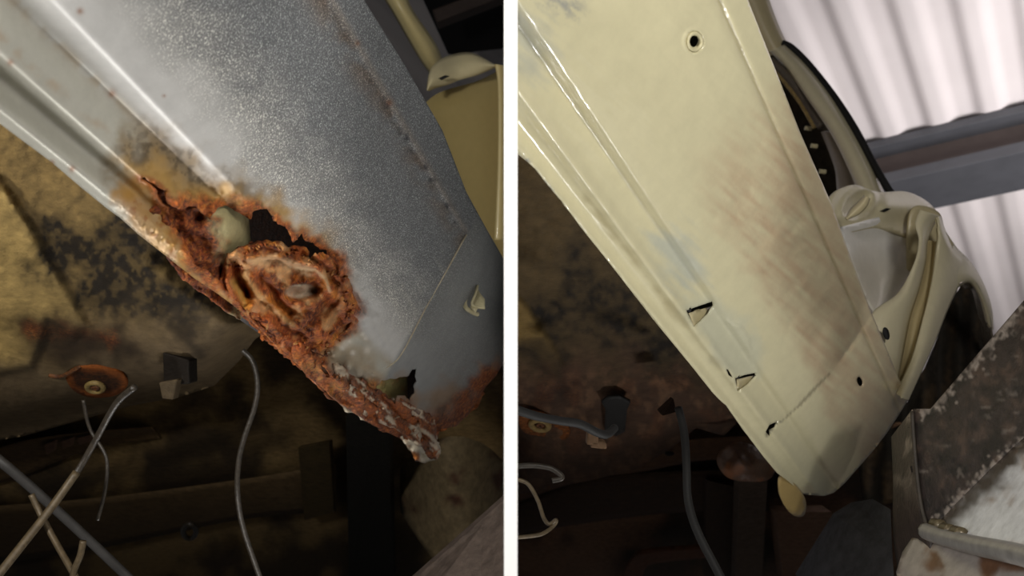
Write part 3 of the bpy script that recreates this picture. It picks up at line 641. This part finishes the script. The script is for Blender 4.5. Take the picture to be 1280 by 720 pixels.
# tail of the body behind the sill
def tanp(name, la, lb, prof=None, col=S(220, 202, 146), mat=M_CREAMB, **k): return ribbon(name, la, lb, mat, before, prof=prof, col=col, **k)
tanp('door_pillar', [(462, -30, 1.9), (490, 15, 1.9), (525, 75, 1.95), (545, 100, 2.0)], [(500, -30, 1.9), (515, 10, 1.9), (545, 55, 1.95), (556, 85, 2.0)], lambda v: -.03 * np.sin(v * 3.14), thick=.01)
tanp('rear_quarter', [(515, 150, 1.75), (545, 118, 1.8), (600, 100, 1.85), (633, 82, 1.9)], [(560, 330, 1.75), (580, 340, 1.8), (610, 345, 1.85), (633, 350, 1.9)], lambda v: .02 * v, col=S(186, 166, 110))
tanp('hinge_shoulder', [(533, 112, 1.7), (536, 92, 1.72), (545, 78, 1.75), (565, 68, 1.8), (590, 66, 1.8), (618, 80, 1.8)], [(536, 114, 1.72), (545, 110, 1.72), (560, 106, 1.74), (575, 100, 1.76), (600, 93, 1.78), (620, 84, 1.8)], lambda v: -.02 * np.sin(v * 3.14), col=S(226, 212, 168))
tanp('quarter_edge', [(618, 80, 1.7), (622, 110, 1.7), (622, 200, 1.7), (618, 300, 1.7)], [(633, 82, 1.72), (633, 120, 1.72), (633, 200, 1.72), (633, 300, 1.72)], lambda v: -.01 * np.sin(v * 3.14), col=S(216, 196, 138))
patch('door_slot', [(548, 98), (556, 94), (562, 95), (552, 100)], 1.70, M_BLACK, before, step=4, thick=.002)
# dark roof beams above that bay, one slab added to hide the bright roof
hd = hplane(2.6)
def dpt(x, y): return (x, y, float(hd(float(x), float(y))))
db = block('roof_truss', [dpt(500, -60), dpt(640 - 9, -60), dpt(631, 62), dpt(560, 70)], (0, 0, .2), plain('black_steel', S(24, 23, 24), .6), bev=.01)
tag(db, 'black steel roof truss in the dark above the cream pillar', 'truss')
tag(block('truss_rail', [(540, 12, 2.9), (631, -22, 2.9), (631, -5, 2.9), (546, 28, 2.9)], FW * .08, plain('brown_steel', S(70, 54, 46), .6), bev=.005), 'thin brown steel rail crossing the dark roof truss', 'rail')

# ------------------------------------------------------------------ the repaired car (after)
relR = table([(50.4, .02), (50.9, .012), (51.4, .0), (52.2, .012), (53.0, .004), (53.4, -.006), (54.2, .004), (55.7, .009), (56.2, -.004), (57.0, -.005), (60, -.004), (63.5, .004), (66.0, .014), (66.35, .018), (66.6, .016), (68.2, .026)], .75)
def sillR(x, y):
    x = np.asarray(x, float); y = np.asarray(y, float)
    return 678 * 1.1 / np.maximum(.75 * (VPR[0] - x) + .66 * (VPR[1] - y), 150)
SEAM_R = [(1093, 388), (1078, 411), (1060, 438), (1040, 465), (1020, 485), (998, 508), (980, 524), (962, 540)]
PLATE = [(862, 386), (893, 380), (906, 400), (925, 408), (936, 424), (938, 444), (944, 466), (918, 471), (890, 436)]
HR1 = [(868 + 6.6 * math.cos(t), 51 + 8.2 * math.sin(t)) for t in np.linspace(0, 2 * math.pi, 15)[:-1]]
HR2 = [(1075 + 3.6 * math.cos(t) + 1.4 * math.sin(t), 477 + 6.2 * math.sin(t)) for t in np.linspace(0, 2 * math.pi, 13)[:-1]]
HR3 = [(858, 388), (872, 383), (890, 377), (891, 382), (886, 392), (876, 402), (868, 409)]
HR4 = [(919, 473), (930, 469), (944, 466), (945, 470), (936, 480), (922, 490)]
HR5 = [(957, 540), (962, 531), (972, 527), (969, 534), (962, 538), (962, 546)]
HR6 = [(908, 461), (912, 463), (916, 472), (911, 470)]
def reliefR(x, y):
    a = ang(x, y, VPR); r = relR(a)
    dj = pdist(x, y, SEAM_R); jm = smooth(30, 0, pdist(x, y, [(1093, 388), (1060, 438)]))
    r = r + (.0026 * jm + .0016 * smooth(-.1, .3, fbm(x, y, 20, 3, 12))) * np.exp(-(dj / 1.8) ** 2)
    r = r + .003 * np.exp(-((a - 66.4) / .10) ** 2)
    s = sdf(x, y, PLATE); r = r - .0022 * smooth(2, -2, s) - .0022 * np.exp(-(s / 1.6) ** 2) * smooth(885, 925, x)
    d1 = np.hypot((x - 868) / 10.5, (y - 52) / 12.5); r = r + .005 * smooth(1.15, .8, d1) - .0015 * np.exp(-((d1 - 1.15) / .15) ** 2)
    # filler drags and brushed paint on the repaired length
    f = smooth(-60, 40, pdist(x, y, [(0, 0), (1, 1)]) * 0 + (x - 900) * .75 + (y - 230) * .66) * smooth(58.5, 61, a + 1.2 * fbm(x, y, 40, 3, 2)) * smooth(66.3, 65.2, a)
    st = .75 * x + .66 * y; cr = .66 * x - .75 * y
    r = r + f * (.0016 * fbm(cr * .5, st * 1.3, 12, 4, 7) + .0012 * ridged(x * .7, y, 26, 4, 9) * smooth(-.2, .3, fbm(x, y, 60, 2, 6)) + .003 * fbm(x, y, 70, 2, 15))
    r = r + .0012 * fbm(x, y, 55, 3, 3) + .0005 * fbm(cr * 2.4, st * .3, 10, 2, 8)
    # dent marks in the two swage lines
    r = r + .0016 * fbm(st, st * 0 + 3, 22, 3, 5) * (np.exp(-((a - 53.4) / .5) ** 2) + np.exp(-((a - 56.3) / .6) ** 2)) * smooth(200, 300, y)
    r = r + .012 * smooth(280, 420, y + .1 * x - 60) * np.exp(-((a - 56.0) / 1.1) ** 2) * .35       # swage fades towards the end
    r = r + .003 * fbm(x, y, 16, 3, 13) * np.exp(-((a - 51.3) / .5) ** 2)
    r = r + .05 * smooth(0, 120, (x - 1040) * .66 + (y - 465) * .75) ** 1.5 * .8
    r = r - .010 * np.exp(-(pdist(x, y, [(905, 545), (960, 590), (1000, 625)]) / 22.) ** 2)
    return r
def colR(x, y):
    a = ang(x, y, VPR); n = fbm(x, y, 26, 4, 21); st = .75 * x + .66 * y; cr = .66 * x - .75 * y; br = fbm(cr * 2.2, st * .45, 14, 4, 23)
    c = np.tile(S(216, 209, 172), (len(x), 1))
    f = smooth(-60, 60, (x - 900) * .75 + (y - 210) * .66) * smooth(58.5, 61.5, a + 1.4 * n); c = mixc(c, S(196, 174, 142), np.clip(f * (.65 + .7 * br), 0, 1))  # tan over the filler also paints in the floor's warm reflection
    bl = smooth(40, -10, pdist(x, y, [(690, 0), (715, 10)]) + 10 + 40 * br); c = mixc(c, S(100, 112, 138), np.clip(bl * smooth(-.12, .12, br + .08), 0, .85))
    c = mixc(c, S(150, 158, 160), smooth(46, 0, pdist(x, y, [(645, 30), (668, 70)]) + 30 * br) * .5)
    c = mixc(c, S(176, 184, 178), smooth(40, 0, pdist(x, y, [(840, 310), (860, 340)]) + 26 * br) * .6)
    c = mixc(c, S(190, 194, 176), smooth(20, 0, sdf(x, y, PLATE) + 18 * n) * .5)
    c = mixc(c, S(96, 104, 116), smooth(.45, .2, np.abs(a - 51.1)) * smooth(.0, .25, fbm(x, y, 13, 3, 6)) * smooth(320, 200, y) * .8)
    c = mixc(c, S(150, 132, 84), smooth(9, 0, pdist(x, y, [(735, 250), (800, 335), (860, 410), (915, 480)]) + 10 * n) * .35)
    c = mixc(c, S(46, 46, 46), smooth(3.2, .6, pdist(x, y, [(958, 544), (966, 532), (978, 526)]) + 3 * n) * .9)
    c = mixc(c, S(128, 120, 96), smooth(2.2, .4, pdist(x, y, [(978, 526), (1000, 506), (1020, 484), (1038, 466)]) + 1.5 * n) * .7)
    c = mixc(c, S(140, 128, 92), np.exp(-((a - 66.4) / .13) ** 2) * .55)
    c = mixc(c, S(60, 62, 60), smooth(3.4, .8, pdist(x, y, [(909, 463), (914, 470)]) + 3 * n) * .9)
    return c
after = empty('car', V(np.array(950.), np.array(300.), np.array(1.4)) * np.array([1, 1, 0]) + np.array([0, 0, 1.25]),
              'cream car body from below with a repaired glossy sill, against white roof', 'car')
polyR = [(645, 191), (660, 203), (672, 214), (683, 228), (703, 252), (725, 283), (765, 333), (817, 400), (859, 451), (890, 490), (900, 500), (909, 507), (920, 523), (933, 542), (956, 573), (972, 592), (984, 600), (1005, 618), (1030, 620), (1042, 616), (1056, 604), (1069, 589), (1090, 565),
         (1108, 542), (1124, 518), (1135, 500), (1133, 494), (1124, 474), (1110, 440), (1088, 387), (1062, 318), (1040, 256), (1000, 165), (935, 0), (895, -100), (862, -180), (645, -180)]
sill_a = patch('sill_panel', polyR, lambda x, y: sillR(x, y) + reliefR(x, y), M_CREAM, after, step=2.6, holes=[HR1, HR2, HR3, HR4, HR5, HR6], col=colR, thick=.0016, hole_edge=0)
sill_a['label'] = 'glossy cream repaired sill with filler and small slots'
patch('inner_sill_back', [(830, -20), (900, -20), (1110, 440), (1090, 520), (960, 570), (880, 470), (840, 390)], lambda x, y: sillR(x, y) + .09, M_GRIME, sill_a, step=16, col=S(40, 38, 30), thick=.002)
# bent-in tabs of the drain slots
for T, dd in (([(862, 391), (889, 383), (885, 393), (876, 403), (868, 409)], .012), ([(922, 474), (944, 469), (936, 480), (922, 490)], .010)):
    k0 = np.array(T).mean(0)
    patch('drain_tab', T, lambda x, y: sillR(x, y) + relR(ang(x, y, VPR)) + dd * (1.1 - (y - T[0][1]) / 22.), M_CREAM, sill_a, step=3, col=S(200, 188, 148), thick=.0015)
    tube('weld_blob', [(T[0][0] - 5, T[0][1] - 6, float(sillR(T[0][0], T[0][1])) + float(relR(ang(T[0][0], T[0][1], VPR))) - .001), (T[0][0] + 1, T[0][1] - 3, float(sillR(T[0][0], T[0][1])) + float(relR(ang(T[0][0], T[0][1], VPR))))], .0022, M_BLACK, sill_a)
def rr(x, y, k): return (x, y, float(sillR(float(x), float(y))) + float(relR(float(ang(x, y, VPR)))) + k)
ring('hole_rim', 868, 52, 8.5, 10.2, .0005, .0016, M_CREAMB, sill_a, 0, lambda x, y: sillR(x, y) + relR(ang(x, y, VPR)))
for m in ('hole_rim',):
    o = [q for q in sill_a.children if q.name.startswith(m)][-1]; at = o.data.attributes['Col']; at.data.foreach_set('color', np.tile(np.append(S(206, 198, 160), 1), len(o.data.vertices)).astype(np.float32))
# tongue hanging below the sill end
patch('hanging_tab', [(975, 596), (988, 600), (1004, 618), (1008, 634), (1004, 645), (993, 645), (982, 634), (974, 615)], lambda x, y: sillR(x, y) + .02 + .01 * fbm(x, y, 20, 2, 3), M_CREAM, sill_a, step=4, curve=True, col=S(186, 160, 104), thick=.002)

# floor pan
hR = hplane(.48)
FLOORR = [(645, 100), (690, 215), (830, 385), (930, 520), (905, 545), (870, 535), (840, 560), (800, 585), (740, 600), (690, 610), (645, 618)]
CHR = [(640, 365), (655, 380), (690, 430), (712, 470), (698, 475), (668, 440), (640, 425)]
def floorR_d(x, y):
    lip = smooth(45, 0, -sdf(x, y, FLOORR)) * smooth(470, 560, y + .0 * x)
    return hR(x, y) - .02 * smooth(8, -8, sdf(x, y, CHR)) + .10 * lip ** 2 - .035 * np.exp(-((sdf(x, y, FLOORR) + 45) / 35) ** 2) * smooth(480, 540, y) + .012 * fbm(x, y, 50, 4, 3) + .0032 * fbm(x, y, 9, 3, 14)
def floorR_c(x, y):
    n = fbm(x, y, 36, 5, 31); n2 = fbm(x, y, 9, 3, 32)
    c = np.tile(S(86, 70, 44), (len(x), 1)); soot = smooth(60, -40, sdf(x, y, [(650, 370), (700, 345), (760, 340), (830, 420), (850, 480), (760, 440), (690, 420)]) + 70 * n)
    c = mixc(c, S(22, 18, 14), np.clip(soot * (.6 + 1.2 * np.maximum(n2 + .2, 0)), 0, .95)); c = mixc(c, S(128, 104, 58), smooth(6, -6, sdf(x, y, CHR)) * .9)
    c = mixc(c, S(76, 56, 43), smooth(420, 500, y + 60 * n)); c = mixc(c, S(112, 84, 62), smooth(440, 480, y) * smooth(0, .4, n2) * .7)
    c = mixc(c, S(28, 20, 16), smooth(30, 0, pdist(x, y, [(680, 440), (720, 480), (680, 500)]) + 30 * n) * .7)
    return c
fr = patch('floor_pan', FLOORR, floorR_d, M_UNDER, after, step=3.4, col=floorR_c, rust=lambda x, y: .12 * smooth(430, 500, y) * smooth(0, .4, fbm(x, y, 20, 3, 4)), thick=.003)
fr['label'] = 'dark sooty undercoated floor pan'
ring('bolt_ring', 675, 531, 11, 6, -.040, .0045, M_OCHRE, fr, .15, hR); ring('bolt_head', 675, 531, 3.5, 2, -.036, .003, M_RUSTP, fr, .15, hR)
patch('mount_recess', [(648, 520), (665, 515), (690, 522), (712, 536), (705, 550), (680, 546), (655, 540)], lambda x, y: hR(x, y) - .034 + .004 * fbm(x, y, 9, 3, 2), M_GRIME, fr, step=4, curve=True, col=S(96, 62, 32), rust=.5, thick=.004)
patch('drain_socket', [(752, 503), (760, 497), (775, 496), (788, 503), (784, 512), (781, 540), (770, 545), (756, 538), (757, 512)], lambda x, y: hR(x, y) - .045, M_BLACK, fr, step=4, col=S(16, 13, 11), thick=.004)
for q in ((735, 541, 748, 558), (740, 551, 758, 562)):
    block('bracket', [(q[0], q[1], 1.0), (q[2], q[1] + 2, 1.0), (q[2] + 1, q[3], 1.0), (q[0] - 2, q[3] - 2, 1.0)], FW * .02, M_GRIME, fr, col=S(96, 74, 54))
block('bracket', [(842, 498, 1.12), (846, 515, 1.1), (828, 520, 1.1), (824, 515, 1.12)], FW * .02, M_GRIME, fr, col=S(50, 36, 28))
hR2 = hplane(.62)
patch('rear_underbody', [(645, 560), (800, 545), (890, 505), (950, 545), (1050, 600), (1120, 530), (1230, 530), (1230, 800), (645, 800)], lambda x, y: hR2(x, y) + .03 * fbm(x, y, 60, 4, 5), M_GRIME, after, step=8,
      col=lambda x, y: mixc(np.tile(S(120, 92, 70), (len(x), 1)), S(56, 44, 34), smooth(-.2, .3, fbm(x, y, 50, 4, 8))), thick=.004)
q2 = lambda x, y, k: (x, y, float(hR2(float(x), float(y))) + k)
cm = ribbon('cross_member', [q2(645, 628, -.12), q2(730, 600, -.12), q2(800, 590, -.12), q2(890, 575, -.12), q2(960, 585, -.12)], [q2(645, 596, -.09), q2(720, 583, -.09), q2(800, 565, -.09), q2(870, 550, -.09), q2(960, 545, -.09)], M_GRIME, after, col=S(92, 68, 50), prof=lambda v: -.01 * np.sin(v * 3.1))
ribbon('cross_member', [q2(645, 668, -.14), q2(760, 650, -.14), q2(860, 640, -.14), q2(960, 640, -.14)], [q2(645, 630, -.12), q2(730, 602, -.12), q2(800, 592, -.12), q2(960, 587, -.12)], M_GRIME, after, col=S(64, 48, 36), prof=lambda v: -.025 * np.sin(v * 3.1))
for hx, hy in ((757, 576), (785, 572), (837, 567)): patch('bolt_hole', [(hx + 6 * math.cos(t), hy + 3 * math.sin(t)) for t in np.linspace(0, 6.28, 11)[:-1]], float(hR2(float(hx), float(hy))) - .118, M_BLACK, cm, step=4, thick=.004)
ribbon('trailing_arm', [q2(770, 740, -.3), q2(790, 700, -.3), q2(812, 690, -.3), q2(880, 685, -.3)], [q2(800, 740, -.3), q2(806, 712, -.3), q2(822, 704, -.3), q2(885, 697, -.3)], M_GRIME, after, col=S(96, 64, 48), thick=.01)
block('spring_hanger', [q2(925, 600, -.35), q2(960, 600, -.35), q2(952, 740, -.4), q2(918, 740, -.4)], FW * .05, M_GRIME, after, col=S(84, 72, 62))
block('hanger_plate', [q2(884, 600, -.2), q2(925, 610, -.2), q2(920, 735, -.2), q2(880, 720, -.2)], FW * .03, M_GRIME, after, col=S(56, 42, 30))
block('damper_body', [q2(970, 640, -.4), q2(1040, 640, -.4), q2(1045, 740, -.45), q2(980, 740, -.45)], FW * .06, M_GRIME, after, col=S(110, 84, 66))
rb = patch('rusty_bush', [(896, 578), (902, 562), (925, 552), (950, 562), (968, 585), (960, 600), (930, 602), (908, 596)], lambda x, y: 1.35 - .04 * np.exp(-((x - 930) ** 2 + (y - 585) ** 2) / 900.) + .01 * fbm(x, y, 14, 3, 2), M_RUST, after, step=4, curve=True, col=lambda x, y: mixc(np.tile(S(84, 64, 52), (len(x), 1)), S(120, 76, 46), smooth(0, .3, fbm(x, y, 14, 3, 4))), rust=.05, thick=.01)
# cables of this bay
tag(tube('black_cable', [(645, 512, .82), (670, 520, .83), (700, 526, .85), (725, 530, .86), (745, 540, .87), (758, 543, .88), (768, 535, .9)], .0042, M_BLACK), 'black cable lying along the dark floor pan beside the rusty ring', 'cable')
tag(tube('hanging_hose', [(848, 510, 1.05), (855, 540, 1.03), (858, 580, 1.0), (860, 625, .98), (872, 665, .96), (898, 716, .94), (930, 780, .92)], .0045, M_BLACK), 'black rubber hose hanging straight down left of the sill end', 'hose')
tag(tube('curled_wire', [(645, 599, .9), (660, 605, .9), (672, 625, .9), (680, 648, .9), (687, 655, .9), (695, 650, .9), (692, 657, .9), (676, 668, .89), (645, 672, .88)], .0020, M_BRIGHT), 'thin curled wire end near the bottom of the white divider board', 'wire')
tag(tube('hook_wire', [(645, 583, .95), (668, 582, .95), (690, 586, .95), (703, 597, .95), (690, 601, .95)], .0028, M_CABLE), 'thin hooked brown wire just above the curled wire', 'wire')

# rear quarter, door opening and pillar
CR1 = S(216, 206, 172); CR2 = S(204, 190, 150)
def cq(name, la, lb, prof=None, col=CR1, mat=M_CREAMB, **k): return ribbon(name, la, lb, mat, after, prof=prof, col=col, **k)
bulge = lambda a: (lambda v: a * np.sin(v * math.pi))
cq('window_frame', [(900, -60, 2.0), (924, 0, 2.0), (945, 45, 2.0), (960, 72, 2.0)], [(945, -60, 2.0), (962, 0, 2.0), (975, 35, 2.0), (985, 56, 2.0)], bulge(-.02), CR2, thick=.02)
pillar = cq('door_pillar', [(962, 64, 1.98), (985, 90, 1.95), (1010, 125, 1.9), (1040, 170, 1.86), (1062, 215, 1.82), (1076, 250, 1.8)], [(984, 54, 2.0), (1010, 80, 1.97), (1040, 118, 1.92), (1070, 165, 1.87), (1090, 205, 1.83), (1106, 242, 1.8)], bulge(-.03), CR1, thick=.02)
tube('window_seal', [(978, 54, 1.99), (990, 60, 1.98), (1012, 82, 1.96), (1042, 120, 1.91), (1068, 160, 1.86), (1092, 205, 1.82), (1112, 239, 1.79), (1122, 250, 1.78)], .0075, M_BLACK, pillar)
patch('door_opening_dark', [(925, 20), (966, 62), (990, 86), (1024, 130), (1049, 175), (1074, 225), (1074, 260), (1020, 262), (985, 190), (930, 60)], lambda x, y: 2.12 + 0 * x, M_GRIME, after, step=6, col=S(66, 58, 46), thick=.004)  # dark sheet across the door opening, its unlit depth painted as colour
tube('channel_seal', [(962, 76, 1.97), (985, 98, 1.95), (1008, 126, 1.93), (1028, 158, 1.9)], .011, plain('worn_grey_seal', S(96, 86, 74), .6, scale=200, var=.3), pillar)
tube('channel_lip', [(963, 84, 1.95), (983, 106, 1.93), (1002, 132, 1.91), (1018, 160, 1.88)], .004, M_OCHRE, pillar)
cq('pillar_inner', [(1026, 165, 2.0), (1036, 190, 1.98), (1044, 215, 1.95), (1046, 245, 1.92)], [(1042, 165, 1.98), (1056, 190, 1.95), (1068, 215, 1.92), (1074, 236, 1.9)], bulge(-.02), S(150, 138, 120), thick=.01)
for yy in (160, 182, 214): tube('trim_clip', [(1003 + (yy - 150) * .33, yy, 1.97), (1011 + (yy - 150) * .33, yy + 1, 1.97)], .005, M_CLIP, after)
# the body panels round the wheel arch
def dq(x, y): return 1.28 + .0019 * (np.asarray(x, float) - 1080) - .0008 * (np.asarray(y, float) - 420)
hl = patch('hinge_plate', [(1038, 258), (1040, 245), (1052, 235), (1070, 231), (1090, 238), (1104, 240), (1130, 239), (1150, 246), (1166, 258), (1174, 272), (1172, 290), (1150, 300), (1100, 285), (1060, 290), (1046, 275)],
           lambda x, y: dq(x, y) + .06 + .012 * np.exp(-((ell(x, y, 20, 13, -.75, (1074, 257)) - .2) / .5) ** 2) - .012 * np.exp(-((ell(x, y, 24, 16, -.75, (1072, 256)) - 1) / .18) ** 2) - .03 * np.exp(-(pdist(x, y, [(1110, 258), (1160, 262)]) / 14.) ** 2),
           M_CREAMB, after, step=3.5, curve=True, col=CR1, thick=.006)
patch('hinge_slot', [(1100, 264), (1108, 260), (1114, 261), (1106, 265)], float(dq(1107., 262.)) + .028, M_BLACK, hl, step=3, thick=.002)
ribbon('hinge_brace', [(1056, 272, 1.27), (1062, 262, 1.27), (1072, 252, 1.27), (1080, 244, 1.27)], [(1060, 275, 1.27), (1074, 268, 1.27), (1084, 258, 1.27), (1088, 248, 1.27)], M_CREAMB, hl, col=CR2, prof=bulge(-.01), thick=.004)
INNER = [(1050, 284), (1080, 276), (1110, 268), (1145, 260), (1156, 262), (1150, 275), (1149, 292), (1154, 306), (1150, 325), (1142, 345), (1130, 365), (1115, 382), (1096, 394), (1080, 370), (1062, 325)]
wi = patch('inner_wing', INNER, lambda x, y: dq(x, y) + .085 + .03 * smooth(30, 0, -sdf(x, y, INNER)) * -1 + .02 * fbm(x, y, 60, 2, 3), M_CREAMB, after, step=4, col=lambda x, y: mixc(np.tile(S(240, 238, 232), (len(x), 1)), S(214, 206, 188), smooth(290, 340, y + 20 * fbm(x, y, 30, 3, 2)) * .6), thick=.004)
wi['label'] = 'pale grey-white inner wing panel'
# cream quarter strips
cq('quarter_lip', [(1150, 262, 1.38), (1144, 280, 1.37), (1148, 302, 1.36), (1142, 330, 1.34), (1122, 366, 1.33), (1090, 392, 1.31), (1090, 430, 1.30), (1100, 470, 1.29)],
   [(1175, 270, 1.42), (1166, 285, 1.41), (1160, 302, 1.40), (1158, 325, 1.39), (1150, 360, 1.36), (1138, 400, 1.34), (1128, 450, 1.31), (1122, 480, 1.30)], lambda v: -.018 * np.sin(v * math.pi) + .02 * smooth(.8, 1, v), CR1, n=90, m=14, thick=.005)
cq('quarter_groove', [(1160, 300, 1.43), (1157, 325, 1.42), (1149, 360, 1.39), (1137, 400, 1.36), (1127, 450, 1.33), (1118, 484, 1.31)], [(1172, 302, 1.43), (1170, 325, 1.42), (1163, 360, 1.40), (1152, 400, 1.36), (1140, 450, 1.34), (1126, 486, 1.31)], lambda v: .012 * np.sin(v * math.pi), S(190, 174, 132), n=70, thick=.004)
qp = cq('rear_quarter', [(1168, 272, 1.42), (1174, 290, 1.41), (1172, 315, 1.41), (1166, 350, 1.39), (1155, 395, 1.35), (1140, 445, 1.32), (1124, 482, 1.29), (1120, 492, 1.28)],
        [(1176, 270, 1.45), (1190, 308, 1.48), (1208, 330, 1.5), (1200, 355, 1.46), (1186, 385, 1.42), (1170, 425, 1.37), (1152, 465, 1.32), (1136, 500, 1.28)], lambda v: -.02 * np.sin(v * math.pi), CR1, n=90, m=14, thick=.005)
patch('quarter_backing', [(1140, 262), (1172, 264), (1182, 288), (1195, 308), (1208, 324), (1206, 345), (1192, 368), (1175, 395), (1140, 400), (1135, 330)], lambda x, y: 1.53 + .0005 * (x - 1170), M_CREAMB, after, step=5, curve=True, col=CR2, thick=.004)
patch('swage_pocket', [(1177, 305), (1186, 308), (1197, 324), (1200, 333), (1190, 338), (1182, 326)], lambda x, y: 1.420 + .0024 * (x - 1178), M_CREAMB, qp, step=3, curve=True, col=S(176, 152, 112), thick=.003)  # dent shown by a darker cream patch, shade painted into its colour
arch = cq('wheel_arch', [(1192, 306, 1.48), (1214, 328, 1.52), (1230, 355, 1.56), (1240, 385, 1.60), (1242, 412, 1.62)], [(1190, 372, 1.44), (1200, 358, 1.46), (1212, 354, 1.5), (1224, 372, 1.54), (1232, 402, 1.6)], bulge(-.02), CR1, n=60, thick=.005)
cq('arch_return', [(1200, 355, 1.45), (1213, 350, 1.49), (1225, 366, 1.53), (1235, 395, 1.58), (1240, 425, 1.62)], [(1206, 362, 1.55), (1214, 362, 1.57), (1220, 382, 1.62), (1226, 412, 1.68), (1230, 440, 1.72)], None, S(222, 214, 190), plain('bare_polished_steel', S(200, 190, 172), .25, metal=.8, scale=40, var=.3), n=40, thick=.003)
patch('wheel_well', [(1136, 505), (1160, 450), (1186, 388), (1202, 354), (1216, 352), (1230, 380), (1240, 420), (1232, 450), (1200, 520), (1200, 600), (1080, 640), (1070, 560), (1110, 480)], lambda x, y: 1.75 + .05 * np.sin(x / 7.) * .3, M_GRIME, after, step=6, col=lambda x, y: mixc(np.tile(S(40, 36, 30), (len(x), 1)), S(76, 62, 46), smooth(0, .4, fbm(x * 3, y * .4, 20, 3, 2))), thick=.005)
patch('drain_hole', [(1108 + 4 * math.cos(t) + 1.5 * math.sin(t), 417 + 8 * math.sin(t)) for t in np.linspace(0, 6.28, 13)[:-1]], 1.275, M_BLACK, after, step=4, thick=.002)

# ------------------------------------------------------------------ lift channel, lower right
M_LIFT = skin('rusty_lift_steel', rough=.5, bump=.8, bump_scale=150, var=.5)
M_GALV = skin('bare_lift_steel', rough=.34, metal=.3, bump=.25, bump_scale=90, var=.25)
lift = empty('lift_channel', V(np.array(1220.), np.array(640.), np.array(.9)) * np.array([1, 1, 1]), 'rusty dark steel lift channel with bare silver inside, beside the cream sill', 'lift')
DP = plane3([(1140, 513, .98), (1280, 378, .86), (1165, 660, .92)])
def lift_c(x, y):
    n = fbm(x, y, 14, 4, 3); e = np.minimum(pdist(x, y, [(1163, 512), (1300, 352)]), pdist(x, y, [(1160, 668), (1193, 630), (1320, 512)]) * 1.3)
    c = mixc(np.tile(S(42, 34, 31), (len(x), 1)), S(62, 49, 42), smooth(.1, .5, n)); c = mixc(c, S(26, 22, 20), smooth(0, .5, -n))
    return mixc(c, S(170, 158, 148), np.maximum(smooth(8, 0, e + 26 * fbm(x, y, 5, 4, 6)) * .45, .16 * smooth(.38, .5, fbm(x * .35, y, 6, 3, 19))))
pl = patch('side_plate', [(1138, 516), (1142, 511), (1163, 511), (1300, 352), (1420, 215), (1440, 430), (1320, 512), (1240, 584), (1193, 630), (1160, 672), (1150, 640), (1142, 570)], lambda x, y: DP(x, y) + .002 * fbm(x, y, 30, 3, 2), M_LIFT, lift, step=3.2, col=lift_c,
           rust=0, thick=.012)
ed = lambda x, y, k=0: (x, y, float(DP(float(x), float(y))) + k)
ribbon('end_flange', [ed(1140, 512, -.002), ed(1143, 560, -.002), ed(1150, 630, -.002), ed(1160, 668, -.002), ed(1170, 740, -.002)], [ed(1114, 546, .06), ed(1116, 600, .06), ed(1116, 660, .06), ed(1120, 700, .06), ed(1130, 745, .06)], M_LIFT, lift, n=60, m=10,
       col=lambda x, y: mixc(np.tile(S(50, 40, 35), (len(x), 1)), S(120, 108, 96), smooth(.05, .3, fbm(x, y, 14, 4, 2)) * smooth(640, 560, y)), thick=.006)
tube('corner_bead', [ed(1140, 514, -.004), ed(1144, 570, -.004), ed(1151, 630, -.004), ed(1162, 668, -.004)], .002, M_DARK, lift)
GP = plane3([(1165, 664, .915), (1300, 540, .80), (1300, 695, .66)])
def galv_c(x, y):
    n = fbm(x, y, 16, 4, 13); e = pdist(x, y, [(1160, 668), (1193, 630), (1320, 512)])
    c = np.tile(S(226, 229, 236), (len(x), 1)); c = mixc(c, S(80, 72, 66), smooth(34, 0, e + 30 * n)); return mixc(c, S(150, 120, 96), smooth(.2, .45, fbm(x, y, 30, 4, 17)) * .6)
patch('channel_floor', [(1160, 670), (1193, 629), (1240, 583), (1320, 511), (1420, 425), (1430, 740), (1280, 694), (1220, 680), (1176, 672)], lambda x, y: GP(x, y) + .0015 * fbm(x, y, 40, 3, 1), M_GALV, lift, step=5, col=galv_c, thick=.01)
g = lambda x, y, k=0: (x, y, float(GP(float(x), float(y))) + k)
tube('weld_rail', [g(1158, 664, -.012), g(1180, 672, -.010), g(1220, 682, -.010), g(1285, 696, -.010), g(1420, 735, -.01)], .0085, M_GALV, lift)
o = lift.children[-1]; at = o.data.attributes['Col']; at.data.foreach_set('color', np.tile(np.append(S(164, 162, 160), 1), len(o.data.vertices)).astype(np.float32))
for bx, by in ((1172, 656), (1184, 662), (1198, 666), (1178, 668), (1190, 672)):
    tube('weld_blob', [g(bx - 4, by - 1, -.012), g(bx + 4, by + 1, -.012)], .006, M_GALV, lift)
    o = lift.children[-1]; o.data.attributes['Col'].data.foreach_set('color', np.tile(np.append(S(150, 147, 143), 1), len(o.data.vertices)).astype(np.float32))
LP = plane3([(1150, 690, .93), (1300, 705, .74), (1200, 760, .8)])
patch('lower_lip', [(1128, 690), (1140, 672), (1160, 676), (1220, 690), (1290, 704), (1420, 742), (1400, 800), (1140, 800), (1120, 715)], lambda x, y: LP(x, y) + .002 * fbm(x, y, 20, 3, 4), M_GALV, lift, step=5,
      col=lambda x, y: mixc(np.tile(S(168, 160, 154), (len(x), 1)), S(116, 84, 62), smooth(-.15, .25, fbm(x, y, 22, 4, 9))), thick=.01)
# second lift arm, dull grey, behind
arm = block('lift_beam', [(1010, 735, 1.25), (1060, 655, 1.25), (1085, 640, 1.25), (1114, 636, 1.2), (1116, 690, 1.15), (1120, 745, 1.1)], FW * .06, M_GRIME, col=S(70, 70, 74)); tag(arm, 'flat dull grey steel lift beam just left of the rusty channel', 'beam')
